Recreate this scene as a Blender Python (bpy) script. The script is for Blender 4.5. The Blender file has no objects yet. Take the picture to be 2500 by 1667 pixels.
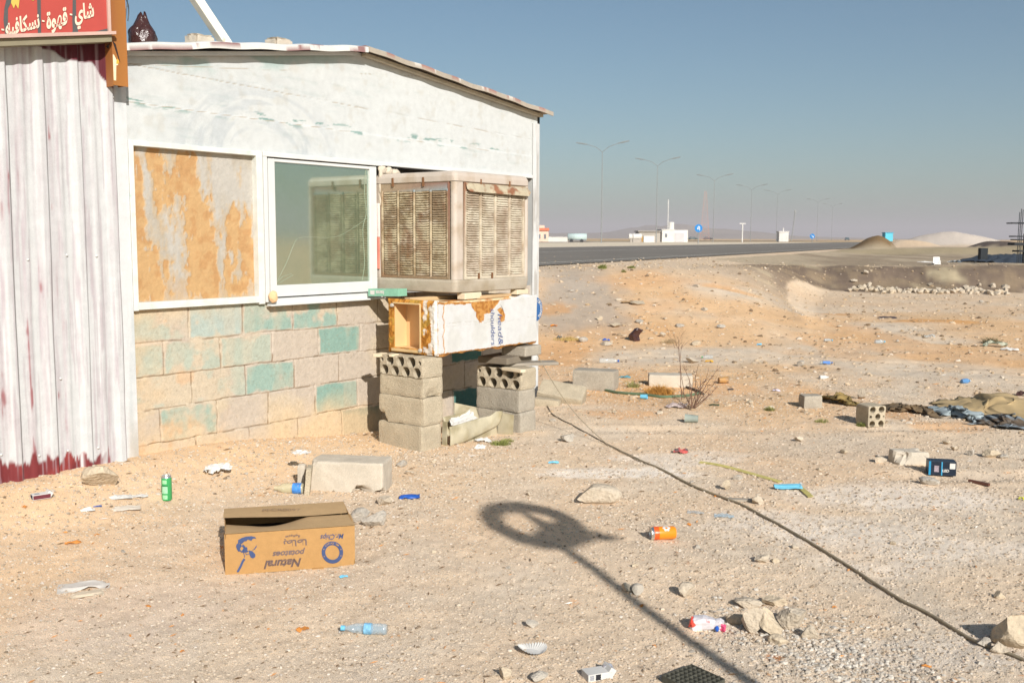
import bpy, math, random
import numpy as np
from mathutils import Vector, Matrix
sc = bpy.context.scene
COL = sc.collection
R = math.radians
# ------------------------------------------------------------------ camera
HC = 1.42
FPX = 2430.6
PITCH = math.atan2(253.5, FPX)
ROLL = 0.004
cam_d = bpy.data.cameras.new('camera'); cam = bpy.data.objects.new('camera', cam_d); COL.objects.link(cam)
cam_d.lens = 35; cam_d.sensor_width = 36; cam_d.clip_start = 0.05; cam_d.clip_end = 12000
cam_d.dof.use_dof = True; cam_d.dof.focus_distance = 5.6; cam_d.dof.aperture_fstop = 7.1
_F = np.array([0, math.cos(PITCH), -math.sin(PITCH)]); _R0 = np.array([1., 0, 0]); _U0 = np.cross(_R0, _F)
_R = math.cos(ROLL)*_R0+math.sin(ROLL)*_U0; _U = -math.sin(ROLL)*_R0+math.cos(ROLL)*_U0
CP = np.array([0, 0, HC])
cam.matrix_world = Matrix(((_R[0], _U[0], -_F[0], 0), (_R[1], _U[1], -_F[1], 0), (_R[2], _U[2], -_F[2], HC), (0, 0, 0, 1)))
sc.camera = cam
# ------------------------------------------------------------------ light
SUN_EL = 28.0
_c, _s = math.cos(R(SUN_EL)), math.sin(R(SUN_EL))
SD = Vector((-.354*_c, .935*_c, -_s)).normalized()
sl = bpy.data.lights.new('sun', 'SUN'); sl.energy = 4.3; sl.angle = R(.6); sl.color = (1, .965, .915)
so = bpy.data.objects.new('sun', sl); COL.objects.link(so); so.rotation_euler = SD.to_track_quat('-Z', 'Y').to_euler(); so.location = (3, -8, 6)
w = bpy.data.worlds.new('World'); sc.world = w; w.use_nodes = True
nt = w.node_tree; nt.nodes.clear()
sky = nt.nodes.new('ShaderNodeTexSky'); sky.sky_type = 'NISHITA'; sky.sun_disc = False
sky.sun_elevation = R(SUN_EL); sky.sun_rotation = R(159.3); sky.air_density = 1.0; sky.dust_density = 2.0; sky.ozone_density = 1.0; sky.altitude = 600
bg = nt.nodes.new('ShaderNodeBackground'); bg.inputs[1].default_value = .060
wo = nt.nodes.new('ShaderNodeOutputWorld'); tint = nt.nodes.new('ShaderNodeMix'); tint.data_type = 'RGBA'; tint.blend_type = 'MULTIPLY'; tint.inputs[0].default_value = 1; tint.inputs[7].default_value = (.79, .95, .97, 1); nt.links.new(sky.outputs[0], tint.inputs[6]); nt.links.new(tint.outputs[2], bg.inputs[0]); nt.links.new(bg.outputs[0], wo.inputs[0])
sc.view_settings.view_transform = 'Standard'; sc.view_settings.look = 'None'; sc.view_settings.gamma = 1; sc.view_settings.exposure = .50
# ------------------------------------------------------------------ projection helpers (survey of the site)
def ray(x, y): return _F+((x-1250)*_R+(833.5-y)*_U)/FPX
def gp(x, y, z=0.):
    d = ray(x, y); return CP+d*(z-HC)/d[2]
_d = ray(3100, 592); WV = np.array([_d[0], _d[1], 0]); WV /= np.linalg.norm(WV); NV = np.array([WV[1], -WV[0], 0]); DW = 5.15
ANG = math.atan2(WV[1], WV[0])
def wp(x, y, d=0.):
    r = ray(x, y); t = (-DW+d-CP@NV)/(r@NV); return CP+r*t
def WL(x, y, d=0.):
    P = wp(x, y, d); return float(P@WV), float(P[2])
def sw(s, d, z=0.): return WV*s+NV*(d-DW)+np.array([0, 0, z])
def at(px, Y, z):
    d = ray(px, 585); return np.array([d[0]/d[1]*Y, Y, z])
# ------------------------------------------------------------------ numpy noise
def _hash(ix, iy, iz, seed):
    h = (ix*374761393+iy*668265263+iz*2147483647+seed*1274126177) & 0xffffffff
    h = ((h ^ (h >> 13))*1274126177) & 0xffffffff
    h = (h ^ (h >> 16))*2246822519 & 0xffffffff
    return ((h ^ (h >> 15)) & 0xffffff)/float(0xffffff)
def vnoise(x, y, z=0., seed=0):
    x, y, z = np.broadcast_arrays(np.asarray(x, float), np.asarray(y, float), np.asarray(z, float))
    ix, iy, iz = [np.floor(a).astype(np.int64) for a in (x, y, z)]
    fx, fy, fz = x-ix, y-iy, z-iz
    fx, fy, fz = [a*a*(3-2*a) for a in (fx, fy, fz)]
    r = 0
    for a in (0, 1):
        for b in (0, 1):
            for c in (0, 1):
                r = r+_hash(ix+a, iy+b, iz+c, seed)*(fx if a else 1-fx)*(fy if b else 1-fy)*(fz if c else 1-fz)
    return r
def fbm(x, y, z=0., oct=4, seed=0):
    r = 0; a = .5; t = 0
    for k in range(oct):
        r = r+a*vnoise(np.asarray(x)*2**k, np.asarray(y)*2**k, np.asarray(z)*2**k, seed+k*7); t += a; a *= .5
    return r/t
def ss(a, b, x):
    t = np.clip((np.asarray(x, float)-a)/(b-a), 0, 1); return t*t*(3-2*t)
def mixc(a, b, t):
    t = np.asarray(t)[..., None]; return np.asarray(a)*(1-t)+np.asarray(b)*t
def inpoly(x, y, P):
    r = np.zeros(np.shape(x), bool); n = len(P)
    for i in range(n):
        x1, y1 = P[i]; x2, y2 = P[(i+1) % n]
        if y1 == y2: continue
        c = ((y1 > y) != (y2 > y)) & (x < (x2-x1)*(y-y1)/(y2-y1)+x1); r ^= c
    return r
def S(r, g, b, k=1.):
    f = lambda c: (c/255/12.92 if c/255 <= .04045 else ((c/255+.055)/1.055)**2.4)*k
    return (f(r), f(g), f(b))
# ------------------------------------------------------------------ objects
def link(o, parent=None):
    COL.objects.link(o)
    if parent: o.parent = parent
    return o
def tag(o, label=None, cat=None, group=None, kind=None):
    if label: o['label'] = label
    if cat: o['category'] = cat
    if group: o['group'] = group
    if kind: o['kind'] = kind
    return o
def thing(name, label, cat, loc=(0, 0, 0), rz=0., group=None):
    o = bpy.data.objects.new(name, None); o.empty_display_size = .1; link(o)
    o.location = loc; o.rotation_euler = (0, 0, rz); return tag(o, label, cat, group)
def join(L):
    V = []; Fc = []; n = 0
    for v, f in L:
        v = np.asarray(v, float).reshape(-1, 3); V.append(v); Fc += [tuple(i+n for i in q) for q in f]; n += len(v)
    return np.concatenate(V), Fc
def mk(name, vf, mat, parent=None, smooth=False, col=None, bevel=0, loc=None, rz=None, off=None):
    V, Fc = vf; V = np.asarray(V, float).reshape(-1, 3)
    if off is not None: V = V-np.asarray(off)
    me = bpy.data.meshes.new(name)
    if isinstance(Fc, np.ndarray):
        nf, k = Fc.shape
        me.vertices.add(len(V)); me.vertices.foreach_set('co', V.astype(np.float32).ravel())
        me.loops.add(nf*k); me.loops.foreach_set('vertex_index', Fc.astype(np.int32).ravel())
        me.polygons.add(nf); me.polygons.foreach_set('loop_start', np.arange(0, nf*k, k, dtype=np.int32))
        me.update(calc_edges=True)
    else:
        me.from_pydata([tuple(v) for v in V], [], Fc)
    me.polygons.foreach_set('use_smooth', [bool(smooth)]*len(me.polygons))
    if col is not None:
        col = np.asarray(col, float)
        if col.ndim == 1: col = np.tile(col, (len(V), 1))
        a = me.color_attributes.new('Col', 'FLOAT_COLOR', 'POINT')
        c4 = np.ones((len(V), 4), np.float32); c4[:, :3] = col.reshape(-1, 3); a.data.foreach_set('color', c4.ravel())
    me.materials.append(mat); me.update()
    o = link(bpy.data.objects.new(name, me), parent)
    if loc is not None: o.location = loc
    if rz is not None: o.rotation_euler = (0, 0, rz)
    if bevel:
        b = o.modifiers.new('bevel', 'BEVEL'); b.width = bevel; b.segments = 2; b.limit_method = 'ANGLE'
    return o
def box(x0, x1, y0, y1, z0, z1):
    V = [(x, y, z) for x in (x0, x1) for y in (y0, y1) for z in (z0, z1)]
    return np.array(V, float), [(0, 1, 3, 2), (4, 6, 7, 5), (0, 4, 5, 1), (2, 3, 7, 6), (0, 2, 6, 4), (1, 5, 7, 3)]
def dbox(s0, s1, d0, d1, z0, z1): return box(s0, s1, -d1, -d0, z0, z1)
def prism(P, n, up=(0, 0, 1)):
    """polygon (list of 3d points) extruded by vector n"""
    P = np.asarray(P, float); k = len(P); V = np.concatenate([P, P+np.asarray(n)])
    return V, [tuple(range(k))[::-1], tuple(range(k, 2*k))]+[(i, (i+1) % k, k+(i+1) % k, k+i) for i in range(k)]
def tube(path, r, n=8, cap=True):
    P = np.asarray(path, float); m = len(P); rr = np.full(m, r) if np.isscalar(r) else np.asarray(r)
    T = np.gradient(P, axis=0); T /= np.linalg.norm(T, axis=1)[:, None]+1e-9
    u = np.cross(T[0], (0, 0, 1.)); 
    if np.linalg.norm(u) < .1: u = np.cross(T[0], (1., 0, 0))
    u /= np.linalg.norm(u); V = []
    for i in range(m):
        u = u-T[i]*(u@T[i]); u /= np.linalg.norm(u)+1e-9; v = np.cross(T[i], u)
        for k in range(n):
            a = 2*math.pi*k/n; V.append(P[i]+rr[i]*(math.cos(a)*u+math.sin(a)*v))
    Fc = [(i*n+k, i*n+(k+1) % n, (i+1)*n+(k+1) % n, (i+1)*n+k) for i in range(m-1) for k in range(n)]
    if cap: Fc += [tuple(range(n))[::-1], tuple((m-1)*n+k for k in range(n))]
    return np.array(V), Fc
def lathe(prof, n=24, ax='z'):
    V = []; m = len(prof)
    for r, z in prof:
        for k in range(n):
            a = 2*math.pi*k/n; V.append((r*math.cos(a), r*math.sin(a), z))
    Fc = [(i*n+k, i*n+(k+1) % n, (i+1)*n+(k+1) % n, (i+1)*n+k) for i in range(m-1) for k in range(n)]
    V = np.array(V)
    if ax == 'x': V = V[:, [2, 0, 1]]
    return V, Fc
def grid(U, Vv, fn):
    """fn(u,v arrays)->(n,m,3)"""
    a, b = np.meshgrid(U, Vv, indexing='ij'); P = fn(a, b).reshape(-1, 3); n, m = a.shape
    i = np.arange(n-1)[:, None]*m+np.arange(m-1)[None]; i = i.ravel()
    return P, np.stack([i, i+m, i+m+1, i+1], 1), a.ravel(), b.ravel()
def rot(V, rx=0, ry=0, rz=0, sc_=1, t=(0, 0, 0)):
    M = np.array(Matrix.Rotation(rz, 3, 'Z') @ Matrix.Rotation(ry, 3, 'Y') @ Matrix.Rotation(rx, 3, 'X'))
    return (np.asarray(V)*sc_)@M.T+np.asarray(t)
def tr(vf, **k): return rot(vf[0], **k), vf[1]
# ------------------------------------------------------------------ materials
def M(name, col=(.5, .5, .5), rough=.85, var=.12, ns=8., bump=.25, bs=80., metal=0., attr=False, col2=None, c2s=3., c2t=(.45, .6), spec=.3, coat=0., alpha=1., fine=.0, stretch=(1, 1, 1), bdist=.004, gain=1.):
    m = bpy.data.materials.new(name); m.use_nodes = True; N = m.node_tree.nodes; L = m.node_tree.links
    b = N['Principled BSDF']; b.inputs['Roughness'].default_value = rough; b.inputs['Metallic'].default_value = metal
    b.inputs['Specular IOR Level'].default_value = spec; b.inputs['Coat Weight'].default_value = coat; b.inputs['Alpha'].default_value = alpha
    tc = N.new('ShaderNodeTexCoord'); mp = N.new('ShaderNodeMapping'); mp.inputs['Scale'].default_value = stretch
    oi = N.new('ShaderNodeObjectInfo'); ad = N.new('ShaderNodeVectorMath'); ad.operation = 'ADD'
    L.new(tc.outputs['Object'], ad.inputs[0]); sm = N.new('ShaderNodeMath'); sm.operation = 'MULTIPLY'; sm.inputs[1].default_value = 7.3
    L.new(oi.outputs['Random'], sm.inputs[0]); L.new(sm.outputs[0], ad.inputs[1]); L.new(ad.outputs[0], mp.inputs[0])
    def noise(s, det=4):
        n = N.new('ShaderNodeTexNoise'); n.inputs['Scale'].default_value = s; n.inputs['Detail'].default_value = det; L.new(mp.outputs[0], n.inputs[0]); return n
    if attr:
        a = N.new('ShaderNodeAttribute'); a.attribute_name = 'Col'; base = a.outputs['Color']
    else:
        rgb = N.new('ShaderNodeRGB'); rgb.outputs[0].default_value = (*col, 1); base = rgb.outputs[0]
    if col2:
        n = noise(c2s, 6); rp = N.new('ShaderNodeMapRange'); rp.inputs[1].default_value, rp.inputs[2].default_value = c2t; L.new(n.outputs[0], rp.inputs[0])
        mx = N.new('ShaderNodeMix'); mx.data_type = 'RGBA'; L.new(rp.outputs[0], mx.inputs[0]); L.new(base, mx.inputs[6]); mx.inputs[7].default_value = (*col2, 1); base = mx.outputs[2]
    def mod(base, s, amt, det=4):
        n = noise(s, det); rp = N.new('ShaderNodeMapRange'); rp.inputs[1].default_value = .3; rp.inputs[2].default_value = .7; rp.inputs[3].default_value = 1-amt; rp.inputs[4].default_value = 1+amt; L.new(n.outputs[0], rp.inputs[0])
        mx = N.new('ShaderNodeMix'); mx.data_type = 'RGBA'; mx.blend_type = 'MULTIPLY'; mx.inputs[0].default_value = 1
        L.new(base, mx.inputs[6]); L.new(rp.outputs[0], mx.inputs[7]); return mx.outputs[2]
    if var: base = mod(base, ns, var)
    if fine: base = mod(base, bs*1.3, fine, 2)
    if gain != 1.:
        gx = N.new('ShaderNodeMix'); gx.data_type = 'RGBA'; gx.blend_type = 'MULTIPLY'; gx.inputs[0].default_value = 1; L.new(base, gx.inputs[6]); gx.inputs[7].default_value = (gain, gain, gain, 1); base = gx.outputs[2]
    L.new(base, b.inputs['Base Color'])
    if bump:
        n = noise(bs, 5); bp = N.new('ShaderNodeBump'); bp.inputs['Strength'].default_value = bump; bp.inputs['Distance'].default_value = bdist
        L.new(n.outputs[0], bp.inputs['Height']); L.new(bp.outputs[0], b.inputs['Normal'])
    return m
ATT = M('weathered_paint', attr=True, rough=.8, var=.05, ns=20, bump=.25, bs=120, fine=.05, bdist=.002, gain=.74)
ATTM = M('masonry_surface', attr=True, rough=.95, var=.07, ns=30, bump=.5, bs=220, fine=.13, bdist=.003, gain=.78)
ATTG = M('sand_surface', attr=True, rough=1, var=.06, ns=6, bump=.7, bs=210, fine=.2, spec=.05, bdist=.007, gain=1.08)
ATTS = M('stone_surface', attr=True, rough=.95, var=.1, ns=30, bump=.3, bs=150, fine=.08, spec=.15, gain=.8)
WHITE = M('white_paint', (.52, .52, .50), rough=.5, var=.06, bump=.12, bs=60)
PVC = M('white_frame', (.60, .60, .58), rough=.35, var=.04, bump=.05)
CONC = M('grey_concrete', (.42, .38, .32), rough=.95, var=.1, ns=12, bump=.7, bs=160, fine=.14, bdist=.004)
CONCD = M('dark_hole', (.10, .09, .08), rough=1)
DARK = M('black_interior', (.012, .012, .012), rough=1, var=0, bump=0)
WOOD = M('weathered_wood', (.46, .38, .28), rough=.9, var=.2, ns=10, bump=.4, bs=40, stretch=(1, 8, 8))
WOODG = M('grey_wood', (.30, .26, .21), rough=.9, var=.2, ns=10, bump=.4, bs=40)
CARD = M('cardboard', (.40, .225, .085), rough=.9, var=.05, ns=40, bump=.08, bs=300, fine=.06)
INK = M('blue_print', (.05, .075, .17), rough=.8, var=.1, bump=0)
INK2 = M('grey_print', (.14, .10, .10), rough=.8, var=.1, bump=0)
INKL = M('faint_print', (.32, .21, .12), rough=.8, var=.1, bump=0)
BLACKP = M('black_plastic', (.02, .02, .02), rough=.4, var=.1, bump=.1)
BAG = M('brown_plastic_bag', (.045, .018, .016), rough=.22, var=.2, bump=.8, bs=25, spec=.6, bdist=.02)
STEELO = M('rust_orange_steel', (.36, .145, .035), rough=.55, var=.2, ns=6, bump=.15, bs=50, col2=(.26, .09, .03), stretch=(1, 1, .3))
TIN = M('bright_metal', (.7, .7, .68), rough=.25, metal=.9, var=.05, bump=.05)
GREENC = M('green_can', (.04, .32, .10), rough=.25, var=.05, bump=0, spec=.5)
LGREEN = M('pale_green_print', (.30, .62, .33), rough=.4, var=.2, ns=120, bump=0)
ORANGE = M('orange_can', (.78, .24, .015), rough=.25, var=.06, bump=0, spec=.5)
PAPER = M('white_paper', (.57, .55, .515), rough=.8, var=.08, bump=.1)
BLUE = M('blue_plastic', (.02, .09, .38), rough=.35, var=.1, bump=.1)
LBLUE = M('light_blue_plastic', (.16, .48, .68), rough=.45, var=.1, bump=.2)
RED = M('red_print', (.55, .06, .05), rough=.45, var=.05, bump=0)
HOSE = M('grey_brown_hose', (.27, .22, .15), rough=.8, var=.2, ns=30, bump=.2)
HOSED = M('dark_cable', (.10, .08, .055), rough=.8, var=.2, bump=.1)
TWIG = M('dry_twig', (.16, .09, .06), rough=.9, var=.2, bump=0)
CLEARP = M('clear_plastic', (.55, .58, .58), rough=.12, var=.05, bump=.6, bs=20, spec=.8, alpha=.33, bdist=.01)
CLEARB = M('clear_blue_plastic', (.40, .52, .60), rough=.12, var=.05, bump=.6, bs=20, spec=.8, alpha=.35, bdist=.01)
STEEL = M('galvanised_steel', (.36, .37, .37), rough=.5, metal=.3, var=.08, bump=0)
# ------------------------------------------------------------------ terrain
RU = np.array([.443, .896]); RN = np.array([.896, -.443])   # along the road, and across it towards the camera
def road_c(x, y): return (np.asarray(x)-.84)*RN[0]+(np.asarray(y)-22.8)*RN[1]
ROADZ = .8
def zbase(x, y):
    x = np.asarray(x, float); y = np.asarray(y, float)
    s = x*WV[0]+y*WV[1]; d = x*NV[0]+y*NV[1]+DW
    z = .11*ss(.75, .02, d)*ss(5.3, 3.6, s)*ss(-6, -2, d)
    z = z+.05*ss(1.3, 0, d)*ss(5.0, 3.0, s)
    # ramp towards the road: long on the left, a bank on the right
    k = ss(3, 9, x); y0 = 11.5+(26.6-11.5)*k; y1 = 21.5+(29.6-21.5)*k
    top = .8-.17*k
    wav = (fbm(x*.35, y*.35, 0, 3, 5)-.5)*3.0
    z = z+top*ss(y0+wav*k, y1+wav*k, y)
    # far bank
    b2 = ss(10, 14, x)*ss(52, 56.5, y+(fbm(x*.2, y*.2, 0, 3, 9)-.5)*4)
    z = z+.3*b2*ss(74, 70, road_c(x, y)*0+np.minimum(y, 70)*0+0)
    # mounds
    for mx, my, rx, ry, h, p in MOUNDS:
        q = ((x-mx)/rx)**2+((y-my)/ry)**2
        z = z+h*np.clip(1-q, 0, 1)**p*(1+.25*(fbm(x*.8, y*.8, 0, 3, 3)-.5))
    zr = ss(7, 11, x)*ss(27.3, 29, y)*ss(75, 60, y)
    z = z+zr*((fbm(x*1.3, y*1.0, 0, 4, 33)-.5)*.30*ss(32, 29, y)+(fbm(x*.5, y*.25, 0, 4, 35)-.5)*.22)
    # road bed
    c = road_c(x, y)
    inr = ss(3.0, .3, c)*ss(0, 12, y)*ss(-90, -40, c)
    z = z*(1-inr)+(ROADZ-.02)*inr
    # far plain
    far = ss(120, 500, np.hypot(x, y)); z = z*(1-far)+.75*far
    return z
def mound(px, Y, wpx, h, dy, p=1.):
    P = at(px, Y, 0); return (P[0], Y, wpx/FPX*Y/2, dy, h, p)
MOUNDS = [mound(2112, 60, 130, .95, 2.6, .8), mound(2320, 72, 290, 1.0, 5, 1.3), mound(2215, 66, 150, .45, 3, 1.), mound(2440, 60, 120, .40, 3, 1.)]
def disp(x, y):
    r = np.hypot(x, y)
    z = (fbm(x*1.1, y*1.1, 0, 3, 11)-.5)*.035*ss(2, 5, r)
    z = z+(fbm(x*9, y*9, 0, 4, 21)-.5)*.011*ss(26, 8, r)
    z = z+(fbm(x*2.2, y*2.2, 0, 4, 25)-.5)*.05*ss(8, 12, r)*ss(60, 30, r)
    z = z+(fbm(x*38, y*38, 0, 3, 31)-.5)*.007*ss(12, 7, r)
    y0 = 5.75+.05*x+.02*(x-2)**2; k = ss(.2, 1., x)*ss(9, 6, x)*ss(.25, .5, vnoise(x*1.3, y*.2, 0, 3))
    for o_ in (0., 1.5):
        q = (y-y0-o_)/.10; z = z+k*(-.014*np.exp(-q*q)+.007*np.exp(-(np.abs(q)-1.6)**2*3))
    return z
def zt(x, y):
    z = zbase(x, y)
    c = road_c(x, y); onr = ((c < .3) & (c > -40) & (np.asarray(y) > 12))
    return np.where(onr, z, z+disp(x, y))
def gpt(px, py):
    z = 0.
    for _ in range(14):
        P = gp(px, py, z); z = .5*z+.5*float(zt(P[0], P[1]))
    P = gp(px, py, z); return P
def drop(P, dz=0.): return (float(P[0]), float(P[1]), float(zt(P[0], P[1]))+dz)
def build_ground():
    a1 = np.arange(-31, 31.001, .078); a2 = np.arange(31, 329, 4.)[1:]
    A = np.radians(np.concatenate([a1, a2, [329]]))
    r = [0.02, .8, 1.6, 2.3]; 
    while r[-1] < 12.5: r.append(r[-1]*1.0042)
    while r[-1] < 4500: r.append(r[-1]*1.0145)
    r = np.array(r)
    rr, aa = np.meshgrid(r, A, indexing='ij'); X = rr*np.sin(aa); Y = rr*np.cos(aa)
    Z = zt(X, Y)
    sN = X*WV[0]+Y*WV[1]; dN = X*NV[0]+Y*NV[1]+DW
    # ---- colour of the soil itself
    n1 = fbm(X*.5, Y*.5, 0, 4, 41); n2 = fbm(X*2.5, Y*2.5, 0, 4, 43); n3 = fbm(X*.15, Y*.15, 0, 3, 45); n4 = fbm(X*14, Y*14, 0, 3, 47)
    sand = np.array(S(216, 193, 166)); grey = np.array(S(209, 191, 169)); oran = np.array(S(216, 168, 118)); pale = np.array(S(228, 210, 190))
    C = mixc(sand, grey, ss(.35, .7, n2)); 
    C = mixc(C, oran, .28*ss(.5, .75, n1))
    rad = np.hypot(X, Y)
    # orange dust at the foot of the walls
    C = mixc(C, S(216, 176, 130), .6*ss(1.1, .1, dN+(n2-.5)*.6)*ss(6, 5.2, sN))
    C = mixc(C, S(214, 182, 146), .5*ss(2.2, .6, dN+(n2-.5)*1.)*ss(6, 5.2, sN))
    def blob(px, py, rx, ry, c, k, ang=0.):
        nonlocal C
        P = gp(px, py, 0); sc1 = P[1]/FPX; ex = rx*sc1; ey = abs(gp(px, py-ry, 0)[1]-gp(px, py+ry, 0)[1])/2
        dx = X-P[0]; dy = Y-P[1]; ca, sa = math.cos(ang), math.sin(ang)
        q = np.sqrt(((dx*ca+dy*sa)/ex)**2+((-dx*sa+dy*ca)/ey)**2)+(fbm(X*1.7/ex*.9, Y*1.7/ey*.9, 0, 4, int(px))-.5)*1.1
        C = mixc(C, np.array(c), k*ss(1.15, .55, q))
    PK = S(232, 220, 206); OR = S(220, 170, 120); OR2 = S(205, 150, 92); GR = S(178, 164, 148)
    # middle distance: orange earth with greyer gravel
    mid = ss(7.2, 8.6, Y+(n1-.5)*2)*ss(24, 17, Y)*ss(-1, 1.5, X+(Y-9)*.1)
    C = mixc(C, S(218, 178, 134), .88*mid*ss(.25, .6, n1))
    C = mixc(C, S(220, 168, 114), .45*mid*ss(.5, .66, fbm(X*1.1, Y*.5, 0, 4, 61)))
    blob(1500, 1150, 220, 16, PK, .85); blob(1700, 1120, 200, 22, PK, .6); blob(2230, 1210, 320, 40, PK, .65); blob(1950, 1280, 260, 40, PK, .5); blob(2250, 1330, 330, 60, PK, .45)
    blob(1420, 790, 130, 38, GR, .8); blob(1370, 730, 90, 40, GR, .7)
    blob(1370, 865, 90, 30, OR, .8); blob(1700, 950, 150, 22, OR, .6); blob(2180, 1010, 90, 14, OR2, .6); blob(2330, 1040, 120, 15, OR, .6); blob(1500, 1010, 130, 14, OR, .6)
    blob(1560, 765, 120, 12, OR, .5); blob(2050, 768, 60, 3.5, OR2, .8); blob(2300, 785, 120, 5, OR2, .8); blob(1780, 772, 90, 4, OR, .8); blob(1450, 730, 60, 6, OR2, .6); blob(1350, 802, 60, 8, OR2, .6)
    blob(1900, 745, 220, 10, S(190, 170, 148), .6); blob(2300, 770, 200, 12, S(205, 172, 134), .5)
    blob(1600, 700, 200, 30, S(218, 196, 172), .5)
    blob(2270, 1595, 380, 60, S(206, 194, 180), .6); blob(300, 1500, 400, 100, S(214, 194, 176), .4)
    blob(1890, 1602, 26, 9, S(176, 104, 42), .8); blob(1400, 1470, 20, 10, S(226, 176, 130), .6)
    # far
    f1 = ss(17, 24, Y); dist = S(206, 180, 150)
    C = mixc(C, dist, .6*f1)
    c = road_c(X, Y)
    k = ss(3, 8, X)
    wav = (fbm(X*.35, Y*.35, 0, 3, 5)-.5)*3.0
    y0 = 11.5+(26.6-11.5)*k+wav*k; y1 = 21.5+(29.6-21.5)*k+wav*k
    slope = ss(0.02, .1, (Y-y0)/(y1-y0))*ss(1.2, .98, (Y-y0)/(y1-y0))*k*(c > 1)
    kz = fbm(X*.9, Y*.5, Z*1.4, 4, 81)
    br = mixc(np.array(S(172, 156, 128)), np.array(S(116, 100, 86)), ss(.42, .55, kz+.25*ss(14, 10.5, np.abs(X-13))-.16))
    br = mixc(br, S(150, 130, 104), .5*ss(.45, .6, fbm(X*3, Y*3, 0, 3, 83)))
    C = C*(1-slope[..., None])+br*slope[..., None]
    terr = ss(29, 31, Y-wav*k)*ss(4, 8, X)*(c > 1)
    tn = fbm(X*.6, Y*.12, 0, 4, 85); C = mixc(C, mixc(np.array(S(168, 152, 128)), np.array(S(138, 122, 102)), ss(.35, .65, tn)), (.85*terr*ss(64, 58, Y)))
    C = mixc(C, S(158, 142, 112), .8*ss(51, 55, Y)*ss(58, 56, Y)*ss(9, 13, X)*(c > 1))
    C = mixc(C, S(196, 174, 148), ss(62, 68, Y)*(c > 1))
    for (mx, my, rx, ry, h, p), cc in zip(MOUNDS, (S(118, 96, 68), S(198, 184, 170), None, S(96, 84, 76))):
        if cc is None: continue
        q = ((X-mx)/rx)**2+((Y-my)/ry)**2; C = mixc(C, np.array(cc), ss(1.05, .8, q+(n2-.5)*.3))
    # shoulder + plain beyond the road
    bey = ss(-17.3, -18.5, c)*(Y > 10); C = mixc(C, S(212, 196, 172), bey)
    far = ss(150, 210, Y); st = fbm(X*.004, Y*.02, 0, 4, 91)
    plain = mixc(np.array(S(214, 178, 130)), np.array(S(160, 140, 112)), ss(.42, .6, st))
    C = mixc(C, plain, far); C = np.where((far > .5)[..., None], plain, C)
    near = rad < 40
    C = C*(1+(.16*(n4-.5))*near)[..., None]
    n, m = X.shape; V = np.stack([X, Y, Z], -1).reshape(-1, 3)
    i = (np.arange(n-1)[:, None]*m+np.arange(m)[None]).ravel(); j = (np.arange(n-1)[:, None]*m+(np.arange(m)[None]+1) % m).ravel()
    Fc = np.stack([i, j, j+m, i+m], 1)[:, ::-1]
    o = mk('ground', (V, Fc), ATTG, None, smooth=True, col=np.clip(C.reshape(-1, 3), 0, .9)); tag(o, kind='structure')
build_ground()
def strip(name, c0, c1, t0, t1, z, mat, n=60, kind='structure'):
    T = np.linspace(0, 1, n)**2*(t1-t0)+t0
    V = []; Fc = []
    for t in T:
        for c in (c0, c1):
            p = np.array([.84, 22.8])+RU*t+RN*c; V.append((p[0], p[1], z))
    for i in range(n-1): Fc.append((2*i, 2*i+1, 2*i+3, 2*i+2))
    return V, Fc
ROADM = M('asphalt', S(122, 114, 104), rough=.9, var=.12, ns=.4, bump=.3, bs=40, fine=.08)
LINE = M('road_paint', S(205, 200, 188), rough=.8, var=.15, ns=2)
tag(mk('road', strip('road', -17.2, 0, -60, 900, ROADZ, ROADM), ROADM), kind='structure')
L_ = [strip('l', -8.6, -8.45, -60, 500, ROADZ+.005, LINE), strip('l', -16.3, -16.15, -60, 500, ROADZ+.005, LINE), strip('l', -.9, -.78, -60, 500, ROADZ+.005, LINE)]
tag(mk('road_marking', join(L_), LINE), kind='structure')
tag(mk('far_road', strip('r', -62, -46, -200, 900, ROADZ, ROADM), ROADM), kind='structure')
# hills: long low relief far behind
def hills():
    P = []; xs = np.linspace(-1400, 1900, 240); ys = np.linspace(1150, 2300, 40)
    def fn(x, y):
        px = 1250+x/1500*FPX*1500/np.maximum(y, 1)*1.0
        hx = lambda c, w_, h: h*np.exp(-((x-c)/w_)**2*1.)
        z = hx(268, 62, 20)+hx(205, 50, 8)+hx(350, 50, 10)+hx(120, 80, 4)+hx(-100, 200, 9)+hx(430, 90, 3)+4*ss(1.0, .0, np.abs(x)/1800)
        z = z*ss(0, .4, (y-1150)/1150)*ss(1, .55, (y-1150)/1150)*(.85+.5*(fbm(x*.02, y*.01, 0, 4, 7)-.5))
        return np.stack([x, y, z-.6], -1)
    V, Fc, a, b = grid(xs, ys, fn); m = M('hill_earth', S(150, 136, 120), rough=1, var=.15, ns=.01, bump=0)
    tag(mk('hills', (V, Fc), m, None, smooth=True), kind='structure')
hills()
exec_parts = []
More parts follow.
